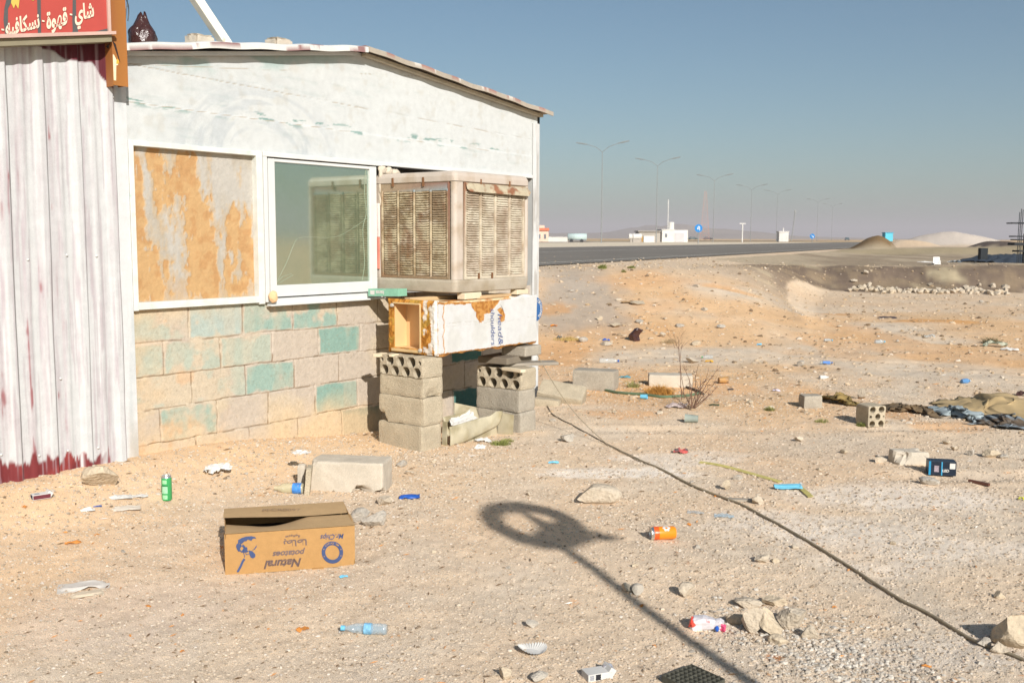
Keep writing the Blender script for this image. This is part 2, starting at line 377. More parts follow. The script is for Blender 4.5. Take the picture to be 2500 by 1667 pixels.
# ================================================================== white shed (local frame: x along wall, -y outwards, z up)
O0 = sw(0, 0, 0)
def shed_thing(name, label, cat, s, d, z, group=None):
    """Empty at (s,d,z) of the wall frame; parts are given in wall coordinates and shifted by off"""
    return thing(name, label, cat, tuple(sw(s, d, z)), ANG, group), (s, -d, z)
shed, SO = shed_thing('shed', 'white painted roadside shed with low gable, boarded panel and sliding window', 'shed', 3.19, 0, 0)
def sp(name, vf, mat, parent=None, **k):
    k.setdefault('off', SO)
    return mk(name, vf, mat, shed if parent is None else parent, **k)
def mkg(name, s0, s1, z0, z1, step, dfn, cfn, mat, parent, keep=None, off=SO, d=0., smooth=True, thick=None):
    us = np.linspace(s0, s1, max(2, int(round((s1-s0)/step))+1)); vs = np.linspace(z0, z1, max(2, int(round((z1-z0)/step))+1))
    P, Fc, a, b = grid(us, vs, lambda a, b: np.stack([a, -(d+dfn(a, b)), b], -1))
    c = cfn(a, b)
    if keep is not None:
        n, m = len(us), len(vs)
        cc = np.stack([a[Fc].mean(1), b[Fc].mean(1)], 1); Fc = Fc[keep(cc[:, 0], cc[:, 1])]
    return mk(name, (P, Fc), mat, parent, smooth=smooth, col=c, off=off)
# ---- block wall
ZC = [1.06, .80, .605, .41, .205, -.1, -.35]
JX = [(461, 0), (537, 1), (465, 2), (383, 3), (469, 4)]
JS = [WL(q, 800)[0] for q, _ in JX]+[3.3]
rb = random.Random(4)
TEAL = np.array(S(152, 178, 166)); TEALD = np.array(S(142, 172, 160)); TEALP = np.array(S(182, 188, 172)); BEI = np.array(S(206, 190, 166)); PNK = np.array(S(198, 184, 168)); SAND_ = np.array(S(216, 188, 150)); BLG = np.array(S(176, 190, 182))
BC = {0: ['p', 'b', 't', 't', 'k', 'k', 'k', 'k', 'k', 'k', 'k', 'k'], 1: ['P', 'P', 'k', 'T', 'k', 'k', 'k', 'k', 'k', 'k', 'k', 'k'], 2: ['p', 'p', 't', 'k', 'k', 'k', 'k', 'D', 'k', 'k', 'k', 'k'],
      3: ['s', 't', 's', 'k', 'T', 'k', 'k', 'k', 'k', 'k', 'k', 'k'], 4: ['s', 's', 's', 's', 'D', 's', 's', 'D', 's', 'k', 'k', 'k'], 5: ['s']*12}
CT = {'t': (TEAL, .95), 'T': (TEALD, 1), 'D': (np.array(S(80, 124, 116)), 1), 'p': (TEALP, .9), 'P': (TEALP, 1), 'b': (BLG, .9), 'k': (PNK, 0), 's': (BEI, 0)}  # D is teal darkened for the shadow under the fridge and cooler
def wall_fields(a, b):
    wob = (fbm(a*6, b*6, 0, 3, 3)-.5)*.016
    row = np.zeros(a.shape, int)
    for i in range(1, 6): row = np.where(b+wob < ZC[i], i, row)
    dz = np.min([np.abs(b+wob-z) for z in ZC[1:5]], axis=0)
    col = np.zeros(a.shape, int); dx = np.full(a.shape, 9.)
    for r in range(6):
        mk_ = row == r; q = (a+wob-JS[r])/.4+8
        k = np.floor(q).astype(int)-7
        f = (q-np.floor(q))*.4; dd = np.minimum(f, .4-f)
        col = np.where(mk_, k, col); dx = np.where(mk_, dd, dx)
    return row, np.clip(col, 0, 11), dx, dz
def blk_d(a, b):
    row, col, dx, dz = wall_fields(a, b)
    gap = fbm(a*9, b*9, 0, 3, 17)
    gx = ss(.005, .0015, dx)*ss(.25, .4, gap); gz = ss(.0055, .001, dz)*ss(.33, .5, gap)
    tilt = (fbm(col*3.1, row*5.7, 0, 1, 2)-.5)*.008
    g2 = (fbm(a*80, b*80, 0, 3, 8)-.5)*.0028
    sandz = ss(.30, -.02, b)*.02
    return tilt+g2-.012*np.maximum(gx, gz)+sandz
def blk_c(a, b):
    row, col, dx, dz = wall_fields(a, b)
    n1 = fbm(a*4, b*4, 0, 4, 51); n2 = fbm(a*14, b*14, 0, 4, 53); n3 = fbm(a*1.5, b*1.5, 0, 3, 55)
    C = mixc(BEI, PNK, ss(.35, .6, n1))
    edge = np.minimum(dx, dz)
    for r in range(6):
        for c in range(12):
            cc, k = CT[BC[r][c]]; m = (row == r) & (col == c)
            if k == 0 or not m.any(): continue
            f = ss(.004, .02, edge+(n2-.5)*.03)*k
            th = {'t': .36, 'T': .15, 'D': .12, 'p': .44, 'P': .34, 'b': .25}[BC[r][c]]
            f = f*ss(th, th+.14, n1*.6+n2*.4)
            base = mixc(cc, BEI, .35*ss(.45, .65, fbm(a*8, b*3, 0, 3, 59)) if BC[r][c] != 'D' else 0*a)
            C = np.where(m[..., None], C*(1-f[..., None])+base*f[..., None], C)
    # dust of the yard rubbed onto the wall: lower and toward the left corner
    dust = ss(.40, .0, b+(n1-.5)*.35)*ss(6.0, 5.0, a)+ss(3.55, 3.1, a+(n2-.5)*.5)*.55+.35*ss(.9, 1.0, b+(n2-.5)*.1)*ss(4.2, 3.6, a)
    C = mixc(C, SAND_, np.clip(dust, 0, .85))
    o = ss(.62, .75, fbm(a*7, b*7, 0, 4, 63))*ss(4.0, 3.4, a)
    C = mixc(C, S(222, 172, 124), .5*o)
    jt = np.maximum(ss(.006, .002, dx), ss(.005, .001, dz)); C = mixc(C, S(128, 102, 74), .75*jt*ss(.36, .5, n2)); C = mixc(C, S(150, 132, 108), .3*ss(.68, .76, fbm(a*80, b*80, 0, 3, 67)))
    return C
bw = mkg('block_wall', 3.17, 7.12, -.25, 1.005, .005, blk_d, blk_c, ATTM, shed, d=0)
# ---- gable boards
def rooft(s): return np.interp(s, [3.05, 5.0, 7.22], [2.425, 2.708, 2.487])
W0 = np.array(S(216, 218, 216)); 
def gab_c(a, b):
    n1 = fbm(a*2.2, b*5, 0, 4, 71); n2 = fbm(a*5, b*45, 0, 3, 72); n3 = fbm(a*14, b*14, 0, 3, 73)
    C = mixc(W0, np.array(S(200, 204, 204)), .5*ss(.5, .7, n1)*ss(5.4, 3.6, a))
    # broad brush arcs
    q = np.hypot(a-4.15, (b-1.95)*1.5); arc = ss(.45, .65, fbm(q*28, np.arctan2(b-1.9, a-4.1)*2, 0, 3, 74))*ss(.75, .5, q)*ss(.12, .3, q)
    C = mixc(C, np.array(S(186, 192, 196)), .5*arc)
    C = mixc(C, np.array(S(176, 190, 188)), .22*ss(.6, .75, n2)*ss(.5, .6, n1))
    # teal tint under the eave, teal old paint in dashes along a seam
    hr = rooft(a)-b
    C = mixc(C, np.array(S(120, 166, 158)), .5*ss(.15, .05, hr+(n3-.5)*.1)*ss(.42, .6, fbm(a*3, b*10, 0, 4, 75))*ss(5.2, 4.6, a))
    C = mixc(C, np.array(S(60, 124, 112)), .8*ss(.04, .02, hr)*ss(.54, .62, fbm(a*2.5, 0*b, 0, 3, 76)))
    seam = 2.165-(a-3.2)*.012; seam2 = 2.375-(a-3.2)*.03
    dash = .8*ss(.625, .68, fbm(a*7, b*50, 0, 4, 77))*ss(.05, .01, np.abs(b-seam-.015))
    C = mixc(C, np.array(S(74, 136, 124)), .85*dash*ss(6.8, 6.5, a))
    for sm, k, w_ in ((seam, .7, .0032), (seam2, .6, .003), (2.36+(a-3.1)*.10, .6, .003)):
        ln = ss(w_, .0008, np.abs(b-sm+(n3-.5)*.006))*ss(.42, .5, fbm(a*3, b*2, 0, 3, 79))
        C = mixc(C, np.array(S(170, 150, 122)), k*ln)
    C = mixc(C, np.array(S(205, 200, 190)), .5*ss(.0018, .0005, np.abs(a-5.08)))
    C = mixc(C, np.array(S(196, 190, 176)), .3*ss(.6, .8, n3))
    return C
def gab_d(a, b):
    seam = 2.165-(a-3.2)*.012
    return .004*ss(-.002, .002, seam-b)+(fbm(a*3, b*3, 0, 3, 70)-.5)*.012-.004*ss(.003, 0, np.abs(b-2.375+(a-3.2)*.03))
ss_ = np.linspace(3.12, 7.14, 500); tt = np.linspace(0, 1, 96)
P, Fc, a, b = grid(ss_, tt, lambda a, b: np.stack([a, 0*a, 1.955+(rooft(a)-.012-1.955)*b], -1))
P[:, 1] = -(.012+gab_d(P[:, 0], P[:, 2]))
sp('gable_boards', (P, Fc), ATT, smooth=True, col=gab_c(P[:, 0], P[:, 2]))
# ---- room behind: side, back and inner faces
WIN = M('inner_wall', (.25, .24, .2), var=.1)
sp('side_wall', prism([(7.12, .0, -.3), (7.12, 3.2, -.3), (7.12, 3.2, 2.48), (7.12, .0, 2.48)], (.04, 0, 0)), WHITE)
sp('side_wall', prism([(3.13, .02, -.3), (3.13, 3.2, -.3), (3.13, 3.2, 2.42), (3.13, .02, 2.42)], (-.04, 0, 0)), WIN)
sp('back_wall', prism([(3.1, 3.2, -.3), (7.16, 3.2, -.3), (7.16, 3.2, 2.48), (5.0, 3.2, 2.70), (3.1, 3.2, 2.42)], (0, .05, 0)), WIN)
sp('ceiling', box(3.14, 7.1, .06, 3.18, 2.30, 2.32), WIN)
sp('inner_board', box(3.14, 4.10, .05, .07, .95, 2.1), WIN)
# ---- corner trims
def trim_c(a, b):
    n = fbm(a*30, b*2.2, 0, 4, 101); C = mixc(np.array(S(226, 226, 225)), np.array(S(208, 212, 212)), ss(.5, .7, n)); return mixc(C, np.array(S(196, 176, 150)), .6*ss(.5, .1, b)*ss(.4, .6, n))
mkg('corner_trim', 3.095, 3.202, .02, 2.36, .012, lambda a, b: 0*a+.03+.002*np.sin(b*3), trim_c, ATT, shed)
sp('corner_trim', dbox(3.098, 3.2, -.0, .027, .02, 2.35), WHITE)
def rt_c(a, b):
    n = fbm(a*30, b*3, 0, 4, 103); return mixc(np.array(S(226, 226, 224)), np.array(S(196, 192, 186)), ss(.5, .68, n))
mkg('corner_trim', 7.055, 7.15, .0, 2.40, .012, lambda a, b: .03+.004*np.sin(b*5)*ss(7.1, 7.15, a), rt_c, ATT, shed)
sp('corner_trim', dbox(7.06, 7.158, -.12, .026, .0, 2.40), WHITE)
sp('rain_pipe', dbox(7.16, 7.18, -.02, .01, 2.40, 2.50), BLACKP)
# ---- roof sheets
def roof_part(name, sa, sb, n, colr):
    s = np.linspace(sa, sb, n); V = []; Fc = []
    d0 = .115
    for i, x in enumerate(s):
        wv = .002*math.sin(x*7)+.003*math.sin(x*17+1)+(.008*math.sin((x-3.1)*2.3) if sb < 5.2 else 0)
        z = float(rooft(x))+wv; e = d0+.004*math.sin(x*9)
        for (d, zz) in ((-3.3, z+.035), (e-.035, z+.030), (e-.004, z+.022), (e, z+.018), (e+.001, z-.014), (e-.005, z-.015), (e-.008, z+.004), (-3.3, z+.016)):
            V.append((x, -d, zz))
    V = np.array(V); k = 8
    for i in range(n-1):
        for j in range(k-1): Fc.append((i*k+j, i*k+j+1, (i+1)*k+j+1, (i+1)*k+j))
    Fc.append(tuple(range(k))); Fc.append(tuple((n-1)*k+j for j in range(k))[::-1])
    return sp(name, (V, Fc), ATT, col=colr(V[:, 0], V[:, 2]), smooth=False)
MAR = np.array(S(134, 60, 62)); 
def rl_c(a, b):
    z = b-rooft(a); n = fbm(a*9, z*40, 0, 4, 111); C = np.tile(np.array(S(232, 230, 224)), (len(a), 1))
    m = ss(.5, .56, n+.25*(np.abs(a-3.38) < .2)*(z < .016)+.22*(np.abs(a-4.38) < .05)+.25*(a > 4.90)-.13)
    return mixc(C, MAR, .8*m)
def rr_c(a, b):
    z = b-rooft(a); n = fbm(a*14, z*40, 0, 4, 113); C = np.tile(np.array(S(186, 174, 158)), (len(a), 1))
    C = np.where((z > .0185)[:, None], mixc(np.array(S(176, 130, 120)), np.array(S(226, 218, 208)), ss(.5, .62, n)), C)
    return C
roof1 = roof_part('roof_sheet', 3.13, 5.0, 160, rl_c); roof_part('roof_sheet', 5.002, 7.235, 160, rr_c)
RST = M('pale_batten', S(176, 166, 146), rough=.8)
for x0, x1, c_ in ((5.03, 7.16, RST), (3.2, 4.95, WHITE)):
    s = np.linspace(x0, x1, 20); V = []; 
    for x in s:
        z = float(rooft(x))-.014
        V += [(x, -.062, z-.022), (x, -.062, z), (x, -.020, z), (x, -.020, z-.022)]
    Fc = [(4*i+j, 4*i+(j+1) % 4, 4*i+4+(j+1) % 4, 4*i+4+j) for i in range(19) for j in range(4)]+[(0, 1, 2, 3), (79, 78, 77, 76)]
    sp('eave_batten', (np.array(V), Fc), c_)
# ---- orange scraped panel and its frame
blobs = [(3.26, 1.50, .05, .22, 1), (3.27, 1.20, .09, .16, 1), (3.33, 1.10, .1, .06, 1), (3.25, 1.80, .035, .10, .8), (3.38, 1.86, .05, .05, .8), (3.55, 1.72, .055, .07, .9), (3.62, 1.82, .05, .07, .9), (3.66, 1.64, .06, .1, 1), (3.66, 1.50, .09, .15, 1.2), (3.68, 1.27, .1, .22, 1.3),
         (3.70, 1.12, .12, .06, 1.1), (3.95, 1.48, .05, .12, 1.1), (4.02, 1.42, .05, .14, 1.1), (4.05, 1.25, .05, .16, 1.1), (4.0, 1.10, .06, .05, 1), (3.80, 1.15, .05, .07, .8), (3.42, 1.62, .04, .06, .7), (3.46, 1.2, .05, .08, .5), (3.50, 1.08, .08, .03, .6), (3.87, 1.22, .03, .1, .6), (3.3, 1.35, .03, .1, .7), (3.42, 1.75, .03, .08, .6), (3.27, 1.66, .04, .05, .8), (3.84, 1.45, .02, .12, .4)]
def pan_f(a, b):
    f = 0*a
    for x, z, rx, rz, k in blobs: f = np.maximum(f, k*(1.25-np.sqrt(((a-x)/rx)**2+((b-z)/rz)**2)*.62))
    f = f-.35*ss(1.50, 1.72, b)*ss(3.74, 3.84, a)-.25*ss(1.3, 1.15, np.abs(a-3.47)*12+.6)*0; n = fbm(a*18, b*3.4, 0, 5, 121); n2 = fbm(a*50, b*26, 0, 4, 123)
    return f+.07+(n-.5)*1.9+(n2-.5)*1.1
def pan_c(a, b):
    q = pan_f(a, b); f = .92*ss(.52, .68, q)
    C = mixc(np.array(S(212, 205, 194)), np.array(S(204, 194, 178)), ss(.4, .6, fbm(a*10, b*4, 0, 4, 125)))
    C = mixc(C, np.array(S(216, 188, 150)), .7*ss(.0, .55, q))
    C = mixc(C, np.array(S(218, 180, 136)), .5*ss(.16, .0, b-1.04+(fbm(a*9, b*9, 0, 3, 127)-.5)*.15))
    o = mixc(np.array(S(224, 180, 124)), np.array(S(214, 164, 108)), ss(.4, .65, fbm(a*20, b*20, 0, 3, 129)))
    C = C*(1-f[..., None])+o*f[..., None]
    return C*.84
panel = mkg('panel_board', 3.235, 4.088, 1.035, 1.925, .0045, lambda a, b: -.0025*ss(.5, .7, pan_f(a, b))+(fbm(a*60, b*60, 0, 2, 5)-.5)*.003, pan_c, ATT, shed, d=-.012)
fr_c = lambda a, b: mixc(mixc(np.array(S(224, 222, 214)), np.array(S(196, 206, 200)), ss(.5, .6, fbm(a*30, b*4, 0, 4, 131))), np.array(S(150, 182, 170)), .5*ss(.62, .7, fbm(a*5, b*12, 0, 3, 132)))
def bar(name, s0, s1, z0, z1, d0, d1, parent, c=None, mat=None, jit=.0015):
    """box with painted front"""
    mk(name, dbox(s0, s1, d0, d1-.0015, z0, z1), mat or WHITE, parent, off=SO, bevel=.002)
pf = mk('panel_frame', join([dbox(3.205, 3.236, -.02, .034, .995, 1.955), dbox(3.236, 4.088, -.02, .033, 1.924, 1.954), dbox(4.088, 4.135, -.02, .035, .99, 1.955), dbox(3.236, 4.088, -.02, .038, 1.0, 1.042)]), M('worn_white_paint', (.62, .62, .57), rough=.7, var=.1, ns=15, col2=(.40, .52, .46), c2s=9, c2t=(.6, .7), stretch=(1, 1, 1)), shed, off=SO, bevel=.003)
# ---- window: head, frame, sash, glass
win = sp('window', join([dbox(4.137, 5.20, -.05, .042, 1.925, 1.955), dbox(4.139, 4.168, -.06, .040, 1.0, 1.924), dbox(4.17, 5.18, -.06, .05, .985, 1.022), dbox(4.15, 5.19, .03, .075, .975, .987)]), PVC, bevel=.002)
sp('window_head', dbox(5.201, 7.05, -.05, .034, 1.93, 1.957), PVC, bevel=.002)
mk('sash', join([dbox(4.185, 4.238, -.03, .028, 1.03, 1.918), dbox(4.238, 5.09, -.03, .027, 1.03, 1.105), dbox(4.238, 5.09, -.03, .027, 1.897, 1.917), dbox(5.09, 5.155, -.03, .028, 1.03, 1.918)]), PVC, win, bevel=.003, off=SO)
mk('frame_gap', dbox(4.168, 4.186, -.05, .0, 1.03, 1.92), M('dirty_aluminium', (.34, .31, .3), rough=.6), win, off=SO)
def glass():
    m = bpy.data.materials.new('dirty_tinted_glass'); m.use_nodes = True; N = m.node_tree.nodes; L = m.node_tree.links; N.clear()
    o = N.new('ShaderNodeOutputMaterial'); g = N.new('ShaderNodeBsdfGlossy'); d = N.new('ShaderNodeBsdfDiffuse'); mx = N.new('ShaderNodeMixShader')
    g.inputs['Color'].default_value = (.74, .82, .76, 1); g.inputs['Roughness'].default_value = .07
    tc = N.new('ShaderNodeTexCoord'); n = N.new('ShaderNodeTexNoise'); n.inputs['Scale'].default_value = 6; n.inputs['Detail'].default_value = 8; L.new(tc.outputs['Object'], n.inputs[0])
    r = N.new('ShaderNodeMapRange'); r.inputs[1].default_value = .3; r.inputs[2].default_value = .75; r.inputs[3].default_value = .66; r.inputs[4].default_value = .5; L.new(n.outputs[0], r.inputs[0]); L.new(r.outputs[0], mx.inputs[0])
    d.inputs['Color'].default_value = (.14, .19, .125, 1)
    L.new(d.outputs[0], mx.inputs[1]); L.new(g.outputs[0], mx.inputs[2]); L.new(mx.outputs[0], o.inputs[0]); return m
mk('glass_pane', dbox(4.236, 5.092, .006, .011, 1.10, 1.90), glass(), win, off=SO)
CRK = M('crack_edge', (.36, .40, .30), rough=.4, var=0, bump=0)
def crack(pts, r=.0007):
    P = []
    for x, y in pts: s, z = WL(x, y, .012); P.append((s, -.0125, z))
    return tube(np.array(P), r, 5)
def smooth(pts, n=6):
    P = np.array(pts, float); t = np.arange(len(P)); T = np.linspace(0, len(P)-1, (len(P)-1)*n+1)
    from_ = []
    for tt_ in T:
        i = min(int(tt_), len(P)-2); f = tt_-i; p0 = P[max(i-1, 0)]; p1 = P[i]; p2 = P[i+1]; p3 = P[min(i+2, len(P)-1)]
        from_.append(.5*((2*p1)+(-p0+p2)*f+(2*p0-5*p1+4*p2-p3)*f*f+(-p0+3*p1-3*p2+p3)*f**3))
    return np.array(from_)
mk('glass_crack', join([crack(smooth([(676, 688), (700, 640), (716, 600), (728, 582), (760, 579), (800, 580), (830, 575), (865, 555), (900, 530)])), crack([(676, 690), (690, 675), (712, 668)], .0009), crack([(680, 692), (700, 680), (716, 671)], .001)]), CRK, win, off=SO)
mk('tape_residue', join([crack(smooth([(893, 410), (890, 470), (894, 520), (886, 560), (890, 640), (884, 685)]), .0012)]), CRK, win, off=SO)
# wooden wedge / stone at window corner
# ================================================================== corrugated kiosk wall at the left
kiosk, KO = shed_thing('kiosk', 'maroon corrugated metal kiosk wall roughly brushed over with white paint', 'kiosk', 2.4, .06, .0)
RIB = [2.517-.198*k for k in range(1, 9)][::-1]+[2.517, 2.712, 2.907, 3.105]
def cor_d(a, b):
    d = 0*a
    for r in RIB:
        t = a-r+.004*np.sin(b*2+r*5); d = np.maximum(d, .023*ss(-.062, -.040, t)*ss(.002, -.006, t))
        d = np.maximum(d, .005*ss(-.145, -.13, t)*ss(-.10, -.115, t))
    return d+(fbm(a*3, b*2, 0, 3, 141)-.5)*.012
def cor_c(a, b):
    rib = ss(.008, .02, cor_d(a, b))
    n = fbm(a*26, b*1.3, 0, 5, 143); n2 = fbm(a*70, b*3.5, 0, 4, 145); n3 = fbm(a*7, b*.8, 0, 3, 147); n4 = fbm(a*10, b*7, 0, 4, 149)
    C = np.array(S(214, 214, 213)); C = mixc(C, np.array(S(200, 195, 196)), .7*ss(.42, .66, n*.6+n2*.4))
    C = mixc(C, np.array(S(184, 166, 170)), .34*ss(.58, .74, n*.5+n2*.5+.08*ss(1.6, .4, b)))
    low = ss(1.3, .25, b)
    hole = ss(.60, .66, n*.55+n2*.25+n4*.2+.08*low-.095)
    C = mixc(C, np.array(S(150, 66, 70)), .8*hole)
    # unpainted skirt with drips
    edge = .225+.10*(n3-.5)+.22*(n-.5)+.05*(n2-.5)+.06*np.maximum(0, 2.75-a)
    sk = ss(.012, -.012, b-edge)*ss(3.02, 2.96, a+(n4-.5)*.1)
    C = mixc(C, mixc(np.array(S(150, 60, 58)), np.array(S(128, 52, 54)), ss(.4, .6, n4)), sk)
    dr = ss(.012, .004, np.abs(np.mod(a*3.3+.12, 1)-.5)/3.3)*ss(.55, .62, fbm(a*3.3//1, 0*b, 0, 1, 7)+.1)*(b > .13)
    C = mixc(C, np.array(S(226, 222, 222)), dr*.9*sk)
    top = 2.375+.04*(fbm(a*9, 0*b, 0, 3, 151)-.5)-.12*ss(2.98, 3.09, a)-.03*ss(2.75, 2.85, a)
    C = mixc(C, np.array(S(96, 34, 44)), ss(-.006, .006, b-top))
    rr_ = ss(.006, .002, np.abs(a-3.107+.003*np.sin(b*4)))*.9
    C = mixc(C, np.array(S(150, 76, 80)), rr_)
    ln = 0*a
    for r in RIB: ln = np.maximum(ln, ss(.004, .0, np.abs(a-r-.001)))  # shade on the side of each rib, drawn into the paint colour
    C = mixc(C, np.array(S(160, 146, 150)), ln*.8); C = mixc(C, np.array(S(184, 166, 172)), .5*ss(.60, .70, fbm(a*120, b*2.2, 0, 3, 199)))
    return C
cw = mkg('corrugated_sheet', .9, 3.112, .07, 2.70, .0065, cor_d, cor_c, ATT, kiosk, off=KO, d=.055)
mk('side_sheet', dbox(3.108, 3.112, .0, .054, .07, 2.62), WHITE, kiosk, off=KO)
mk('rear_body', dbox(.9, 3.10, -2.4, .045, .02, 2.62), M('kiosk_body', S(120, 60, 60), rough=.7), kiosk, off=KO)
scr = [lathe([(0, .006), (.004, .005), (.007, .001), (.007, 0)], 8) for _ in range(14)]
SC = [(70, 634), (165, 623), (238, 625), (285, 463), (290, 653), (150, 924), (136, 984), (242, 1093), (5, 1110), (168, 1100), (300, 945), (277, 237), (310, 1120), (98, 1112)]
for (v, f), (x, y) in zip(scr, SC): mk('screw', tr((v, f), rx=R(90), t=(WL(x, y, .07)[0], -.062, WL(x, y, .07)[1])), PVC, kiosk, off=KO)
# ---- text helper
def text_mesh(body, size=1., shear=0., offset=0., extrude=.0, space=1.):
    c = bpy.data.curves.new('t', 'FONT'); c.body = body; c.size = size; c.shear = shear; c.offset = offset; c.extrude = extrude; c.space_character = space; c.align_x = 'CENTER'; c.align_y = 'CENTER'
    o = bpy.data.objects.new('t', c); COL.objects.link(o); dg = bpy.context.evaluated_depsgraph_get(); dg.update()
    me = bpy.data.meshes.new_from_object(o.evaluated_get(dg)); V = np.array([v.co[:] for v in me.vertices]); Fc = [tuple(p.vertices) for p in me.polygons]
    bpy.data.objects.remove(o); bpy.data.curves.remove(c); bpy.data.meshes.remove(me); return V, Fc
def place2d(vf, O, U, V, N=None, dn=0.):
    v, f = vf; O, U, V = [np.asarray(q, float) for q in (O, U, V)]
    n = np.cross(U, V); n /= np.linalg.norm(n)
    return O+v[:, :1]*U+v[:, 1:2]*V+n*(dn+v[:, 2:3]), f
def poly2d(P): 
    P = np.array([(x, y, 0) for x, y in P], float); return P, [tuple(range(len(P)))]
# ================================================================== shop sign over the kiosk
SGD = .17
def WS(x, y, d=SGD): s, z = WL(x, y, d); return np.array([s, -d, z])
sg, GO = shed_thing('shop_sign', 'red shop sign with white Arabic lettering hung above the corrugated wall', 'shop sign', 2.4, .15, 2.37)
bl, br_ = WS(0, 85), WS(264, 78)
ux = (br_-bl); ux /= np.linalg.norm(ux); uz = np.array([0, 0, 1.])
bl2 = br_-ux*1.5
def sg_pt(u, v): return br_+ux*u+uz*v   # u negative to the left
REDS = M('sign_red', S(172, 74, 66), rough=.45, var=.05, bump=0); GRS = M('sign_grey', S(84, 84, 84), rough=.5, var=.05, bump=0); CRM = M('sign_cream', S(214, 200, 178), rough=.5, var=.04, bump=0); YEL = M('sign_yellow', S(196, 170, 84), rough=.5, var=.04, bump=0)
SGF = M('sign_edge', S(190, 160, 148), rough=.6, var=.08); SGT = M('sign_tray', S(134, 126, 104), rough=.7, var=.1)
mk('board', prism([sg_pt(-1.5, 0), sg_pt(0, 0), sg_pt(0, .7), sg_pt(-1.5, .7)], (0, .05, 0)), REDS, sg, off=GO)
mk('edge_strip', join([prism([sg_pt(-.004, .0), sg_pt(.012, 0), sg_pt(.012, .7), sg_pt(-.004, .7)], (0, -.012, 0)), prism([sg_pt(-1.5, -.022), sg_pt(.035, -.016), sg_pt(.035, .0), sg_pt(-1.5, .0)], (0, -.02, 0))]), SGF, sg, off=GO)
mk('tray', prism([sg_pt(-1.5, -.058), sg_pt(.02, -.052), sg_pt(.02, -.018), sg_pt(-1.5, -.023)], (0, .09, 0)), SGT, sg, off=GO)
def on_sign(x, y, dn=.002):
    p = WS(x, y); q = p-br_; u = q[0]/ux[0]; return sg_pt(u, q[2]-u*ux[2])+np.array([0, -dn, 0])
bars = [[(0, 0), (15, 0), (10, 22), (8, 50), (12, 86), (18, 86), (19, 50), (19, 22), (26, 8), (28, 0)], [(90, 0), (99, 0), (100, 86), (92, 86)], [(177, 0), (185, 0), (186, 60), (190, 76), (193, 84), (174, 84), (177, 76), (176, 50)], [(220, 81), (263, 70), (263, 79), (262, 80)]]
for P in bars: mk('grey_band', ([on_sign(x, y) for x, y in P], [tuple(range(len(P)))]), GRS, sg, off=GO)
for P in [[(27, 0), (47, 0), (44, 23), (37, 11), (33, 22), (26, 8)], [(74, 0), (84, 0), (80, 3)]]: mk('yellow_mark', ([on_sign(x, y, .0035) for x, y in P], [tuple(range(len(P)))]), YEL, sg, off=GO)
# letters are drawn in visual order with presentation forms
def word(txt, p0, p1, h, nm='lettering'):
    """p0,p1 pixel ends of the baseline"""
    A = on_sign(*p0, .005); B = on_sign(*p1, .005); v, f = text_mesh(txt, 1., 0, .034)
    x0, x1 = v[:, 0].min(), v[:, 0].max(); v[:, 0] = (v[:, 0]-x0)/(x1-x0)
    v[:, 1] = v[:, 1]*h
    U = B-A; P = A+v[:, :1]*U+v[:, 1:2]*np.array([0, 0, 1.]); mk(nm, (P, f), CRM, sg, off=GO)
word('\uFEF1\uFE8E\uFEB7', (181, 36), (228, 26), .105)
word('\uFE93\uFEEE\uFEEC\uFED7', (112, 54), (163, 42), .115)
word('\uFEEA\uFEF4\uFED3\uFE8E\uFEDC\uFEB4\uFEE7', (12, 72), (95, 52), .10)
for q in ((169, 36), (101, 52), (2, 73)):
    A = on_sign(q[0], q[1], .005); mk('dash', box(A[0], A[0]+.013, A[1]-.001, A[1], A[2]-.004, A[2]+.004), CRM, sg, off=GO)
# ================================================================== orange steel post
post, PO = shed_thing('steel_post', 'rusty orange steel channel post with an open lower end beside the red sign', 'steel post', 3.107, .1, 2.22)
t_ = .004; x0, x1 = 3.058, 3.146
mk('channel', join([dbox(x0, x1, .14, .145, 2.225, 3.4), dbox(x0, x0+t_, .05, .14, 2.22, 3.4), dbox(x1-t_, x1, .05, .14, 2.23, 3.4)]), STEELO, post, off=PO)
mk('torn_plate', prism([(3.05, -.1, 2.43), (3.10, -.1475, 2.35), (3.078, -.1475, 2.44), (3.062, -.1475, 2.455)], (0, -.002, 0)), M('dark_flap', (.03, .02, .02)), post, off=PO)
mk('paint_smear', ([(3.060, -.1465, 2.25), (3.074, -.1465, 2.25), (3.078, -.1465, 2.33), (3.090, -.1465, 2.335), (3.080, -.1465, 2.36), (3.066, -.1465, 2.385), (3.060, -.1465, 2.385)], [tuple(range(7))]), M('cream_smear', S(224, 204, 170)), post, off=PO)
mk('yellow_smear', ([(3.078, -.1475, 2.338), (3.090, -.1475, 2.34), (3.096, -.1475, 2.355), (3.086, -.1475, 2.366), (3.080, -.1475, 2.358)], [tuple(range(5))]), M('yellow_smear', S(222, 160, 60)), post, off=PO)
